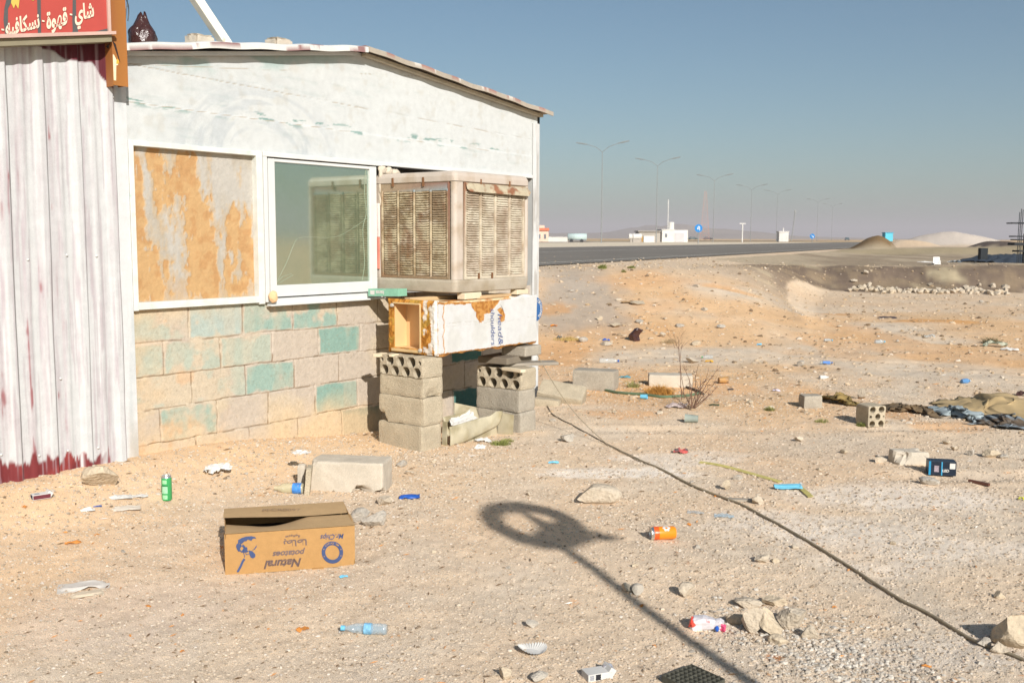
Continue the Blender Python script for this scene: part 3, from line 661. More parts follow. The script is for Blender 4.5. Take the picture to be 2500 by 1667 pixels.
# ================================================================== evaporative cooler hung out of the window opening
ac, AO = shed_thing('evaporative_cooler', 'dusty beige evaporative cooler with rusty louvres standing out of the window opening', 'air cooler', 5.6, .4, 1.04)
A0, A1, D0, D1, Z0, Z1 = 5.172, 6.022, -.02, .75, 1.04, 1.865
DUST = np.array(S(186, 170, 146)); PINK = np.array(S(206, 186, 170))
def round_rect(s0, s1, d0, d1, r, n=6):
    P = []
    for cx, cy, a0 in ((s0+r, d1-r, 90), (s0+r, d0+r, 180), (s1-r, d0+r, 270), (s1-r, d1-r, 0)):
        for k in range(n+1):
            a = R(a0+90*k/n); P.append((cx+r*math.cos(a), -(cy+r*math.sin(a))))
    return P
def shell(levels, s0, s1, d0, d1, capT=True, capB=True):
    V = []; n = None
    for z, ins, r in levels:
        P = round_rect(s0+ins, s1-ins, d0+ins, d1-ins, r); n = len(P); V += [(x, y, z) for x, y in P]
    Fc = [(i*n+k, i*n+(k+1) % n, (i+1)*n+(k+1) % n, (i+1)*n+k) for i in range(len(levels)-1) for k in range(n)]
    if capB: Fc.append(tuple(range(n)))
    if capT: Fc.append(tuple((len(levels)-1)*n+k for k in range(n))[::-1])
    return np.array(V), Fc
ACM = M('dusty_beige_metal', S(192, 180, 162), rough=.6, var=.1, ns=7, bump=.2, bs=60, col2=S(166, 150, 126), c2s=5, c2t=(.48, .7), fine=.04, gain=.78)
ACP = M('pinkish_beige_metal', S(208, 194, 180), rough=.55, var=.08, ns=7, bump=.12, bs=60, col2=S(184, 166, 146), c2s=7, c2t=(.5, .68), gain=.78)
mk('top_cap', shell([(1.795, .004, .03), (1.80, -.003, .035), (1.835, -.003, .035), (1.852, .004, .035), (1.864, .014, .03), (1.869, .04, .02)], A0, A1, D0, D1, True, True), ACP, ac, off=AO, smooth=False)
mk('base_tray', shell([(1.04, .014, .03), (1.046, .004, .035), (1.115, -.004, .035), (1.13, -.002, .035), (1.131, .014, .03)], A0, A1, D0, D1), ACM, ac, off=AO)
for s0, s1, d0, d1, nm in ((A0, A0+.10, D1-.055, D1, 1), (A1-.045, A1, D1-.06, D1, 2), (A0, A0+.06, D0, D0+.07, 3), (A1-.06, A1, D0, D0+.07, 4)):
    mk('corner_post', shell([(1.131, .0, .026), (1.795, .0, .026)], s0, s1, d0, d1, False, False), ACP, ac, off=AO)
mk('inner_pad', dbox(A0+.03, A1-.03, D0+.02, D1-.03, 1.12, 1.80), M('brown_pad', S(140, 120, 92), rough=1, var=.3, ns=20), ac, off=AO)
def louvre(name, front):
    """front: panel on the outer face; else on the left face"""
    u0, u1 = (A0+.103, A1-.05) if front else (D0+.065, D1-.058)
    L_ = []; cols = 4; cw_ = (u1-u0-.03)/cols; zt_, zb_ = 1.728, 1.162; n = 36
    rs = random.Random(5 if front else 9)
    for c in range(cols):
        a = u0+.015+c*cw_+.010; b = a+cw_-.020
        for k in range(n):
            z = zb_+(zt_-zb_)*k/(n-1)+rs.uniform(-.0012, .0012)
            us = np.linspace(a, b, 9); V = []
            for u in us:
                e = min(1, (u-a)/.012, (b-u)/.012); sag = rs.uniform(-.0012, .0012)
                V += [(u, .001, z+.0078+sag), (u, .002+.007*e, z+.002+sag), (u, .002+.0095*e, z-.0050*e+sag), (u, .002+.006*e, z-.0072*e+sag)]
            Fc = [(4*i+j, 4*i+j+1, 4*i+5+j, 4*i+4+j) for i in range(8) for j in range(3)]
            L_.append((np.array(V), Fc))
    for c in range(cols+1):
        a = u0+.015+c*cw_-.010; V = []
        for z in np.linspace(zb_-.02, zt_+.02, 60):
            wv = rs.uniform(-.001, .001); V += [(a+wv, .001, z), (a+.006+wv, .010, z), (a+.014+wv, .010, z), (a+.020+wv, .001, z)]
        Fc = [(4*i+j, 4*i+j+1, 4*i+5+j, 4*i+4+j) for i in range(59) for j in range(3)]; L_.append((np.array(V), Fc))
    # surround
    def bx(u_a, u_b, z_a, z_b, o0=-.004, o1=.008): v, f = box(u_a, u_b, o0, o1, z_a, z_b); return v, f
    L_ += [bx(u0, u0+.012, 1.132, 1.794), bx(u1-.012, u1, 1.132, 1.794), bx(u0+.012, u1-.012, 1.132, 1.152), bx(u0+.012, u1-.012, 1.738, 1.794, -.004, .004)]
    L_.append(grid(np.linspace(u0+.01, u1-.01, 30), np.linspace(1.145, 1.742, 80), lambda a, b: np.stack([a, 0*a-.001, b], -1))[:2])
    L_[-1] = (L_[-1][0], [tuple(q) for q in L_[-1][1]])
    V, Fc = join(L_); u, o, z = V[:, 0], V[:, 1], V[:, 2]
    n1 = fbm(u*9, z*9, 0, 4, 160+front); n2 = fbm(u*40, z*60, 0, 3, 162+front); n3 = fbm(u*4, z*5, 0, 3, 164+front); 
    base = np.array(S(216, 204, 182)) if front else np.array(S(198, 182, 152))
    C = mixc(base, np.array(S(206, 190, 170)), ss(.4, .65, n1)); 
    br = (.75 if not front else .45)
    C = mixc(C, np.array(S(124, 98, 62)), br*ss(.47, .68, n1*.5+n3*.3+n2*.3+(.04 if not front else -.03)))
    C = mixc(C, np.array(S(138, 92, 62)), .5*ss(.58, .70, fbm(u*14, z*7, 0, 4, 166))*(1 if not front else .35))
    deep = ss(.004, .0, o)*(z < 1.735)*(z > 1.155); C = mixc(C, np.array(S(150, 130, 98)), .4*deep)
    hd = (z > 1.737); hc = mixc(mixc(np.array(S(170, 150, 124)), np.array(S(150, 90, 62)), ss(.45, .6, n1)), np.array(S(158, 170, 172)), ss(.5, .6, fbm(u*13, z*20, 0, 3, 168)))
    C = np.where(hd[:, None], hc, C)
    if front: P = np.stack([u, -(D1-.012+o), z], 1)
    else: P = np.stack([A0+.010-o, -u, z], 1)
    pn = mk(name, (P, Fc), ATTS, ac, off=AO, col=C)
    return pn, u0, u1
pL, lu0, lu1 = louvre('louvre_panel', False); pR, ru0, ru1 = louvre('louvre_panel', True)
HDR = M('bent_header', S(176, 164, 140), rough=.6, var=.15, ns=14, col2=S(140, 96, 70), c2s=10, c2t=(.5, .62))
V = [(ru0+.01, -(D1+.002), 1.792), (ru1+.022, -(D1+.0), 1.786), (ru1+.028, -(D1+.03), 1.750), (ru1+.0, -(D1+.032), 1.722), (ru0+.035, -(D1+.022), 1.732), (ru0+.012, -(D1+.012), 1.750)]
mk('header_flap', prism(V, (0, .002, -.001)), HDR, ac, off=AO)
RUST = M('rusty_clip', S(120, 84, 56), rough=.9, var=.2)
for f_, u, zz in ((0, lu0+.13, 1.805), (0, lu0+.42, 1.80), (1, ru0+.17, 1.80), (1, ru0+.50, 1.80), (1, ru0+.15, 1.150), (1, ru0+.30, 1.150)):
    if f_: vf = dbox(u-.007, u+.007, D1-.002, D1+.006, zz-.018, zz+.022)
    else: vf = box(A0-.008, A0+.0, -(u+.008), -(u-.008), zz-.03, zz+.03)
    mk('clip', vf, RUST, ac, off=AO)
# foam and rags that close the gap beside it
FOAM = M('dirty_foam', S(190, 178, 160), rough=1, var=.15, bump=.8, bs=60)
def blobmesh(P, r, seed, amp=.3, sub=3, sx=(1, 1, 1), cut=0):
    import bmesh
    bm = bmesh.new(); bmesh.ops.create_icosphere(bm, subdivisions=sub, radius=1); V = np.array([v.co[:] for v in bm.verts]); Fc = [tuple(v.index for v in f.verts) for f in bm.faces]; bm.free()
    if cut:
        rs = np.random.RandomState(seed)
        for _ in range(cut):
            n = rs.normal(size=3); n /= np.linalg.norm(n); h = rs.uniform(.32, .72); e = V@n-h; V = V-np.clip(e, 0, None)[:, None]*n
    n = fbm(V[:, 0]*1.6+seed, V[:, 1]*1.6, V[:, 2]*1.6, 3, seed)-.5; n2 = fbm(V[:, 0]*6+seed, V[:, 1]*6, V[:, 2]*6, 2, seed+1)-.5
    V = V*(1+amp*n+amp*.25*n2)[:, None]
    return V*r*np.array(sx)+np.array(P), Fc
foam = mk('foam_stuffing', join([blobmesh((5.21+.06*k, -.03-.004*k, 1.90-.008*k), .035, 40+k, .8, 3, (1.2, .7, .9)) for k in range(3)]+[blobmesh((5.185, -.04, 1.86-.09*k), .02, 50+k, .6, 2, (.8, .8, 3)) for k in range(3)]), FOAM, ac, off=AO, smooth=True)
mk('sealing_strip', join([dbox(5.160, 5.170, .015, .045, 1.42, 1.66)]), M('white_strip', S(222, 206, 200), rough=.6), ac, off=AO, bevel=.003)
mk('red_strip', dbox(5.160, 5.170, .018, .04, 1.19, 1.42), M('faded_red', S(214, 130, 112), rough=.6, var=.2), ac, off=AO, bevel=.003)
# ================================================================== discarded fridge under the cooler
fr, FO = shed_thing('fridge', 'broken white fridge lying on its side on block piers, foam showing, under the cooler', 'fridge', 5.5, .54, .63)
F0, F1, FD0, FD1, FZ0, FZ1 = 4.945, 6.085, .33, .785, .632, .998
def tops(s): return np.interp(s, [F0, 5.2, 5.6, F1], [1.0, .985, .985, 1.0])
peel = [WL(x, y, FD1) for x, y in [(1142, 731), (1150, 742), (1153, 757), (1162, 762), (1163, 776), (1172, 787), (1182, 783), (1183, 768), (1196, 766), (1205, 757), (1218, 741), (1222, 733)]]
tear = [WL(x, y, FD1) for x, y in [(1212, 756), (1222, 750), (1228, 757), (1233, 768), (1231, 782), (1222, 787), (1218, 776), (1222, 768)]]
slit = [WL(x, y, FD1) for x, y in [(1221, 741), (1226, 754), (1231, 763), (1227, 752)]]
seamx = lambda b: F0+.072+.006*np.sin(b*40)+.004*np.sin(b*97)
def ff_edges(a, b):
    e = fbm(a*14, b*14, 0, 4, 171)
    return e
def ff_c(a, b):
    e = fbm(a*22, b*22, 0, 4, 171); n = fbm(a*8, b*8, 0, 4, 173)
    C = mixc(np.array(S(222, 221, 219)), np.array(S(216, 214, 209)), ss(.5, .7, n)); 
    FO_ = mixc(np.array(S(206, 148, 78)), np.array(S(176, 116, 52)), ss(.4, .6, fbm(a*60, b*60, 0, 3, 175)))
    p = inpoly(a+(e-.5)*.02, b+(e-.5)*.03, peel) | inpoly(a+(e-.5)*.01, b, tear) | (a < F0+.003+.02*e) 
    p |= (b > tops(a)-.012-.02*e*(a < 5.55)) & (a < 5.75)
    p |= (b < FZ0+.008+.012*e)
    C = np.where(p[:, None], FO_, C)
    sl = inpoly(a, b, slit); C = np.where(sl[:, None], np.array(S(40, 34, 28)), C)
    sm = ss(.0045, .002, np.abs(a-seamx(b))); C = mixc(C, np.array(S(196, 142, 84)), sm)
    ck = ss(.0016, .0006, np.abs(b-.842-.01*(fbm(a*8, 0*a, 0, 3, 177)-.5)*2+.01*(a-5)))*(a > F0+.09)*ss(.42, .5, fbm(a*4, 0*a, 0, 2, 9)+.05); C = mixc(C, np.array(S(176, 166, 150)), .7*ck)
    ck = ss(.0014, .0005, np.abs(b-.825-.012*(fbm(a*10, 0*a, 0, 3, 178)-.5)*2+.008*(a-5)))*(a > F0+.09)*(a < 5.9); C = mixc(C, np.array(S(176, 166, 150)), .5*ck)
    return C
def ff_d(a, b):
    e = fbm(a*22, b*22, 0, 4, 171)
    p = inpoly(a+(e-.5)*.02, b+(e-.5)*.03, peel)
    g = (fbm(a*3, b*3, 0, 3, 179)-.5)*.012
    edge = np.minimum(np.minimum(b-FZ0, tops(a)-b), F1-a)
    rd = -.014*ss(.014, 0, edge)**2
    return g-.008*p-(fbm(a*60, b*60, 0, 3, 175)-.5)*.006*p-.006*ss(.004, .002, np.abs(a-seamx(b)))+rd-.004*(a < seamx(b))
us = np.linspace(F0+.012, F1, 260); vs = np.linspace(0, 1, 90)
P, Fc, a, b = grid(us, vs, lambda a, b: np.stack([a, 0*a, FZ0+.006*np.sin(a*31)+.004*np.sin(a*11)+(tops(a)-FZ0)*b], -1))
P[:, 1] = -(FD1+ff_d(P[:, 0], P[:, 2])); mk('door_skin', (P, Fc), ATT, fr, off=FO, smooth=True, col=ff_c(P[:, 0], P[:, 2]))
# end face with cavity
CD0, CD1, CZ0, CZ1 = .395, .635, .668, .968
def ef_c(a, b):   # a = d, b = z
    n = fbm(a*60, b*30, 0, 4, 181); n2 = fbm(a*14, b*14, 0, 4, 183)
    C = mixc(np.array(S(208, 146, 66)), np.array(S(160, 104, 40)), ss(.42, .6, n)); C = mixc(C, np.array(S(176, 150, 70)), .5*ss(.55, .65, n2))
    wb = .725-.035*np.sin((b-.63)*9)*0+.03*(fbm(a*5, b*12, 0, 4, 185)-.5)*2+.02*ss(.9, .98, b)+.03*ss(.72, .65, b)
    C = np.where((a > wb)[:, None], mixc(np.array(S(230, 226, 218)), np.array(S(206, 190, 168)), ss(.55, .65, n2)), C)
    fl = ss(.56, .62, fbm(a*25, b*18, 0, 4, 187))*(a > .66); C = mixc(C, np.array(S(226, 220, 210)), .8*fl)
    return C
us = np.linspace(FD0, FD1-.004, 95); vs = np.linspace(FZ0, 1.0, 80)
P, Fc, a, b = grid(us, vs, lambda a, b: np.stack([a, b, 0*a], -1))
cc = P[Fc].mean(1); hole = (cc[:, 0] > CD0) & (cc[:, 0] < CD1) & (cc[:, 1] > CZ0) & (cc[:, 1] < CZ1); Fc2 = Fc[~hole]
dd, zz = P[:, 0].copy(), P[:, 1].copy()
ed = np.minimum(np.minimum(dd-FD0, FD1-dd), np.minimum(zz-FZ0, 1.0-zz))
so_ = F0+.010*ss(.02, 0, ed)**1+(fbm(dd*50, zz*50, 0, 3, 189)-.5)*.012*(np.minimum(np.abs(dd-CD0), np.abs(dd-CD1)) > .008)+.012*ss(FD1-.03, FD1, dd)
mk('foam_end', (np.stack([so_, -dd, zz], 1), Fc2), ATTS, fr, off=FO, smooth=False, col=ef_c(dd, zz))
LIN = M('beige_liner', S(214, 176, 128), rough=.5, var=.05, bump=.1); LIN2 = M('beige_liner_edge', S(196, 166, 120), rough=.5, var=.1)
cz = .12; e = .004
mk('liner', join([dbox(F0+cz, F0+cz+.004, CD0, CD1, CZ0, CZ1), dbox(F0+.002, F0+cz, CD0-.004, CD0, CZ0-.004, CZ1+.004), dbox(F0+.002, F0+cz, CD1, CD1+.004, CZ0-.004, CZ1+.004), dbox(F0+.002, F0+cz, CD0, CD1, CZ0-.004, CZ0), dbox(F0+.002, F0+cz, CD0, CD1, CZ1, CZ1+.004)]), LIN, fr, off=FO)
mk('liner_rim', join([dbox(F0-.012, F0+.004, CD1, CD1+.006, CZ0-.01, CZ1+.008), dbox(F0-.013, F0+.004, CD0-.004, CD1, CZ1, CZ1+.010), dbox(F0-.014, F0+.004, CD0-.02, CD1+.006, CZ0-.026, CZ0-.006)]), LIN2, fr, off=FO, bevel=.002)
for d_, z_ in ((CD0-.012, CZ1-.012), (CD1+.006, CZ0-.006)):
    v, f = lathe([(0, .018), (.011, .016), (.014, .006), (.014, 0)], 16); mk('round_pin', tr((v, f), ry=R(-90), t=(F0-.004, -d_, z_)), M('pin_grey', S(176, 168, 158), rough=.5), fr, off=FO)
FSH = M('worn_shell', S(210, 188, 150), rough=.8, var=.15, ns=12, col2=S(170, 110, 56), c2s=7, c2t=(.5, .62))
mk('shell', join([dbox(F0+.012, F1-.004, FD0+.004, FD1-.006, .975, .988), dbox(F0+.012, F1-.004, FD0, FD0+.01, FZ0+.004, .984), dbox(F0+.012, F1-.004, FD0+.01, FD1-.016, FZ0+.002, FZ0+.012), dbox(F1-.012, F1-.002, FD0+.01, FD1-.02, FZ0+.012, .974)]), FSH, fr, off=FO)
# sticker text, reading downwards
def downtext(txt, px, py0, py1, h, nm='lettering'):
    s0, z0 = WL(px, py0, FD1+.012); s1, z1 = WL(px, py1, FD1+.012); ln = z0-z1
    v, f = text_mesh(txt, 1, .35, -.012); v[:, 0] = (v[:, 0]-v[:, 0].min())/(v[:, 0].max()-v[:, 0].min())
    mk(nm, place2d((v, f), (s0, -(FD1+.009), z0), (.012, 0, -ln), (h, 0, .2*h)), M('faded_blue_ink', S(62, 82, 140), rough=.7, var=.15, bump=0), fr, off=FO)
downtext('head&', 1221, 765, 842, .075); downtext('shoulders', 1203, 752, 843, .07)
# blue round tin lid behind the fridge end
bd, BO = shed_thing('blue_disc', 'round blue disc with white lettering wedged behind the right end of the fridge', 'disc', 6.14, .74, .86)
v, f = lathe([(0, .012), (.085, .012), (.093, .008), (.095, 0), (0, 0)], 40)
mk('disc', tr((v, f), rx=R(90), t=(6.165, -.70, .875)), M('lid_blue', S(52, 98, 152), rough=.4), bd, off=BO)
lt = []
for k, ch in enumerate('ORIGINAL'):
    a_ = R(62-17*k); vv, ff = text_mesh(ch, .034, 0, .001); vv = rot(vv, rz=a_-R(90)); vv += np.array([.068*math.cos(a_), .068*math.sin(a_), 0]); lt.append((np.stack([6.165+vv[:, 0], np.full(len(vv), -.7135), .875+vv[:, 1]], 1), ff))
mk('lettering', join(lt), PAPER, bd, off=BO)
# ================================================================== concrete blocks
def cracknoise(V, seed, amp):
    n = np.stack([fbm(V[:, 0]*22+seed, V[:, 1]*22, V[:, 2]*22+k*9, 3, seed+k)-.5 for k in range(3)], 1); return V+n*amp
def face_grid(o, u, v, nu, nv, keep=None):
    o, u, v = [np.asarray(q, float) for q in (o, u, v)]
    P, Fc, a, b = grid(np.linspace(0, 1, nu), np.linspace(0, 1, nv), lambda a, b: o+a[..., None]*u+b[..., None]*v)
    return P, [tuple(q) for q in Fc]
def block(Lx, Ly, Lz, seed, chip=0.006, holes=None, res=.02, rnd=.0035, chips=()):
    """centre of base at origin; holes on -x face if given: list of rows of (r list)"""
    x0, x1, y0, y1 = -Lx/2, Lx/2, -Ly/2, Ly/2; g = lambda l: max(2, int(l/res)+1); L_ = []
    L_ += [face_grid((x0, y0, 0), (Lx, 0, 0), (0, 0, Lz), g(Lx), g(Lz)), face_grid((x1, y1, 0), (-Lx, 0, 0), (0, 0, Lz), g(Lx), g(Lz)), face_grid((x1, y0, 0), (0, Ly, 0), (0, 0, Lz), g(Ly), g(Lz)), face_grid((x0, y0, Lz), (Lx, 0, 0), (0, Ly, 0), g(Lx), g(Ly)), face_grid((x0, y1, 0), (Lx, 0, 0), (0, -Ly, 0), g(Lx), g(Ly))]
    inner = []
    if not holes: L_.append(face_grid((x0, y1, 0), (0, -Ly, 0), (0, 0, Lz), g(Ly), g(Lz)))
    else:
        zz = 0
        for rowh, cells in holes:   # rowh fraction of Lz; cells list of (width fraction, radius)
            h = rowh*Lz; yy = 0
            for wf, r in cells:
                w_ = wf*Ly; cy = y1-yy-w_/2; czz = zz+h/2; N_ = 24; V = []
                for k in range(N_):
                    a = 2*math.pi*k/N_; c_, s_ = math.cos(a), math.sin(a); m = min((w_/2)/max(abs(c_), 1e-6), (h/2)/max(abs(s_), 1e-6))
                    V.append((x0, cy-c_*m, czz+s_*m)); V.append((x0, cy-c_*r, czz+s_*r)); V.append((x0+Lx*.8, cy-c_*r*.97, czz+s_*r*.97))
                # corners of the cell
                Fc = []
                for k in range(N_):
                    j = (k+1) % N_; Fc.append((3*k, 3*j, 3*j+1, 3*k+1)); Fc.append((3*k+1, 3*j+1, 3*j+2, 3*k+2))
                Fc.append(tuple(3*k+2 for k in range(N_)))
                nv = len(V)
                for sx, sy in ((1, 1), (-1, 1), (-1, -1), (1, -1)):
                    a = math.atan2(sy*h/2, sx*w_/2) % (2*math.pi); k = int(a/(2*math.pi)*N_); V.append((x0, cy-sx*w_/2, czz+sy*h/2)); Fc.append((3*k, len(V)-1, 3*((k+1) % N_)))
                L_.append((np.array(V), Fc)); yy += w_
            zz += h
    V, Fc = join(L_)
    # rounded / broken edges
    hx, hy, hz = Lx/2, Ly/2, Lz/2; c = V-np.array([0, 0, hz])
    ax, ay, az = np.abs(c[:, 0])/hx, np.abs(c[:, 1])/hy, np.abs(c[:, 2])/hz
    near = ((hx-np.abs(c[:, 0]) < 1e-4).astype(int)+(hy-np.abs(c[:, 1]) < 1e-4)+(hz-np.abs(c[:, 2]) < 1e-4))
    k = np.where(near >= 2, rnd*(near-1)*.8, 0); k = k*(.4+1.6*fbm(V[:, 0]*12+seed, V[:, 1]*12, V[:, 2]*12, 3, seed+5))
    nr = np.linalg.norm(c, axis=1)[:, None]; V = V-c/nr*k[:, None]*1.4
    for (px_, py_, pz_, rr_, dp) in chips:
        q = np.linalg.norm(V-np.array([px_, py_, pz_]), axis=1); V = V-c/nr*(dp*ss(rr_, rr_*.3, q+.3*rr_*(fbm(V[:, 0]*30, V[:, 1]*30, V[:, 2]*30, 3, seed)-.5)))[:, None]
    V = cracknoise(V, seed, chip)
    return V, Fc
CM = [M('block_concrete', S(190, 176, 152), rough=.95, var=.1, ns=9, bump=1., bs=110, fine=.18, gain=.82, bdist=.006), M('block_concrete_grey', S(178, 168, 152), rough=.95, var=.1, ns=9, bump=1., bs=110, fine=.18, gain=.82, bdist=.006), M('block_concrete_pale', S(206, 194, 176), rough=.95, var=.08, ns=9, bump=.5, bs=150, fine=.1, gain=.82, bdist=.003)]
H54 = [(.5, [(.25, .037)]*4), (.5, [(.125, .015), (.25, .038), (.25, .038), (.25, .038), (.125, .015)])]
def pier_block(label, s, d, z, Lz, seed, m=0, rz=0., holes=None, chips=(), Lx=.2, Ly=.41):
    o = mk('concrete_block', block(Lx, Ly, Lz, seed, .006, holes, chips=chips), CM[m]); o.location = tuple(sw(s, d, z)); o.rotation_euler = (0, 0, ANG+R(rz))
    tag(o, label, 'concrete block', 'concrete blocks in the two piers'); return o
sc_, dc = 4.945, .54
pier_block('lowest smooth grey block of the left pier, set in the gravel', sc_-.006, dc-.004, -.03, .195, 1, 0, -1.5)
pier_block('tall grey block with a broken lower corner, second from the bottom of the left pier', sc_, dc+.002, .165, .19, 2, 0, 1., chips=[(-.1, .205, 0, .09, .05)])
pier_block('thin grooved block with a chipped face, just below the holed block of the left pier', sc_, dc+.005, .355, .135, 3, 0, -1., chips=[(.0, -.205, .0, .08, .02)])
pier_block('hollow block with two rows of round holes, top of the left pier', sc_-.006, dc+.012, .49, .135, 4, 0, -2., H54)
s2, d2 = 5.86, .66
pier_block('bottom block of the right pier, partly in shade', s2+.004, d2, -.02, .165, 5, 1, 1.)
pier_block('middle block of the right pier with a rough pale face', s2, d2-.004, .145, .165, 6, 1, -1)
pier_block('hollow block with shaded round holes, top of the right pier', s2, d2+.004, .31, .155, 7, 0, 1, H54)
# packing wood
def plank(label, s, d, z, L, W_, H, rz, mat, rx=0., cat='wood piece', grp=None):
    o = mk('wood_piece', tr(box(-L/2, L/2, -W_/2, W_/2, 0, H), rx=rx), mat, bevel=min(H, W_)*.12); o.location = tuple(sw(s, d, z)); o.rotation_euler = (0, 0, ANG+R(rz)); tag(o, label, cat, grp); return o
WP = M('pale_wood', S(216, 200, 172), rough=.85, var=.08, bump=.2, bs=50); WB = M('brown_wood', S(186, 156, 118), rough=.85, var=.1, bump=.2)
g_ = 'wood pieces packed between fridge, cooler and piers'
plank('pale wood block under the front corner of the cooler', 5.36, .72, .993, .20, .07, .045, 4, WP, 0, grp=g_)
plank('short pale wood block under the right corner of the cooler', 5.97, .70, 1.0, .17, .06, .036, 8, WP, 0, grp=g_)
plank('thin brown board lying on the fridge between the two pale blocks', 5.62, .69, .990, .42, .1, .022, 3, WB, grp=g_)
plank('long brown board lying along the fridge behind the cigarette carton', 5.22, .52, .988, .50, .06, .022, -6, WB, grp=g_)
plank('small wood stub poking out under the fridge beside the left wall shadow', 4.86, .34, .607, .10, .05, .022, 10, WP, grp=g_)
plank('small wood stub on the holed block of the left pier', 4.86, .47, .617, .07, .03, .016, 5, WP, grp=g_)
plank('pale splinter of wood lying over the holes of the right pier', 5.74, .82, .452, .05, .20, .022, -8, WP, grp=g_)
plank('grey weathered plank jutting out to the right from the top of the right pier', 6.02, .76, .468, .42, .14, .022, -38, WOODG, grp=g_)
plank('dark grey slab filling the gap above the right pier', 5.9, .62, .492, .34, .26, .05, 4, M('dark_slab', S(120, 110, 96), rough=1, var=.1), grp=g_)
plank('upright grey concrete piece under the right end of the fridge', 6.0, .70, .54, .22, .22, .075, 2, CM[1], grp=g_)
# cigarette carton
ct = thing('cigarette_carton', 'green cigarette carton balanced on the left end of the fridge', 'carton')
A = wp(899, 724, .075); A[2] = 1.003; U_ = NV*.995+WV*.02+np.array([0, 0, .03]); U_ /= np.linalg.norm(U_); Nn = -WV; Wv = np.array([0, 0, 1.])
GC = M('carton_green', S(126, 174, 150), rough=.4, var=.1, ns=30, bump=.05)
def cq(u, v, w_): return A+U_*u+Wv*v+(-Nn)*w_
lnc = .285; hc_ = .052; dcx = .09
V = [cq(u, v, w_) for u in (0, lnc) for v in (0, hc_) for w_ in (0, dcx)]
cb = mk('box', (np.array(V), [(0, 1, 3, 2), (4, 6, 7, 5), (0, 4, 5, 1), (2, 3, 7, 6), (0, 2, 6, 4), (1, 5, 7, 3)]), GC, ct)
mk('white_label', ([cq(.022, .012, -.001), cq(.062, .010, -.001), cq(.064, .040, -.001), cq(.020, .041, -.001)], [(0, 1, 2, 3)]), PAPER, ct)
v, f = text_mesh('kanza', .035, 0, .0015); mk('lettering', place2d((v, f), cq(.115, .027, -.0015), -U_, -Wv), PAPER, ct)
mk('tear_line', ([cq(.15, .047, -.001), cq(.17, .047, -.001), cq(.17, .049, -.001), cq(.15, .049, -.001)], [(0, 1, 2, 3)]), PAPER, ct)
for q in ct.children: pass
# small stone on the window sill corner
o = mk('stone', blobmesh((0, 0, 0), .03, 77, .35, 3, (1., .8, 1.3)), M('sandstone', S(214, 176, 134), rough=.9, var=.08)); o.location = tuple(sw(4.165, .075, 1.035)); tag(o, 'small orange stone leaning in the lower left corner of the window frame', 'stone')
# ================================================================== roof clutter
def crumple(nu, nv, fn, seed, amp, fr_=3.):
    P, Fc, a, b = grid(np.linspace(0, 1, nu), np.linspace(0, 1, nv), fn)
    n = np.stack([np.abs(fbm(a*fr_+k*5, b*fr_, 0, 4, seed+k)-.5)*2-.3 for k in range(3)], 1); return P+n*amp, Fc
V, Fc = blobmesh((0, 0, 0), 1, 301, .2, 4); ang = np.arctan2(V[:, 1], V[:, 0]); zz = V[:, 2]
V = V*np.array([.085, .075, .105]); wr = np.abs(np.sin(ang*7+fbm(zz*3, ang, 0, 3, 5)*6))*.010*ss(-1, 1, zz)+np.abs(fbm(V[:, 0]*30, V[:, 1]*30, V[:, 2]*14, 3, 8)-.5)*.035
V[:, :2] *= (1-(wr/.09))[:, None]; V[:, :2] *= (1-.25*ss(.35, .95, zz))[:, None]; V[:, 2] += .03*ss(.6, 1, zz)*(1+np.sin(ang*3)); V[:, 2] = np.maximum(V[:, 2], -.09)
o = mk('rubbish_bag', (V, Fc), BAG, smooth=True); o.location = tuple(sw(3.415, -.12, 2.555)); tag(o, 'full dark brown rubbish bag on the roof beside the orange post', 'rubbish bag')
bm_, BO_ = shed_thing('roof_beam', 'white timber beam rising at a slant from the roof', 'beam', 4.2, -.3, 2.62)
p0 = np.array([*WL(566, 117, -.3)]); p1 = np.array([*WL(484, -6, -.3)]); dr_ = p1-p0; p1 = p0+dr_*1.8
Wd = .030; nrm = np.array([dr_[1], -dr_[0]])/np.linalg.norm(dr_)*Wd
mk('timber', prism([(p0[0]-nrm[0], .3, p0[1]-nrm[1]), (p0[0]+nrm[0], .3, p0[1]+nrm[1]), (p1[0]+nrm[0], .3, p1[1]+nrm[1]), (p1[0]-nrm[0], .3, p1[1]-nrm[1])], (0, .06, 0)), M('beam_paint', S(226, 222, 208), rough=.7, var=.08, col2=S(176, 150, 110), c2s=9, c2t=(.6, .7)), bm_, off=BO_, bevel=.004)
for px, wd, hh, sd, lab in ((495, .15, .055, 5, 'pale block of stone weighing down the roof left of the slanting beam'), (688, .15, .04, 6, 'flat pale stone on the roof right of the slanting beam')):
    s, z = WL(px, 112, -.25); o = mk('stone', block(wd, .12, hh+.05, sd, .015, res=.012, rnd=.02), CM[2]); o.location = tuple(sw(s, -.28, float(rooft(s))+.015)); o.rotation_euler = (0, 0, ANG); tag(o, lab, 'stone')
cbp = [WL(x, y, -.05) for x, y in [(308, -10), (311, 10), (308, 25), (306, 52)]]; cb2 = [WL(x, y, -.05) for x, y in [(306, -8), (313, 14), (314, 34), (312, 52)]]
o = mk('wire', join([tube(smooth([(s, .05, z) for s, z in c_]), .003, 6) for c_ in (cbp, cb2)]), BLACKP); o.location = tuple(O0); o.rotation_euler = (0, 0, ANG); tag(o, 'thin black wires hanging beside the orange post', 'wire')
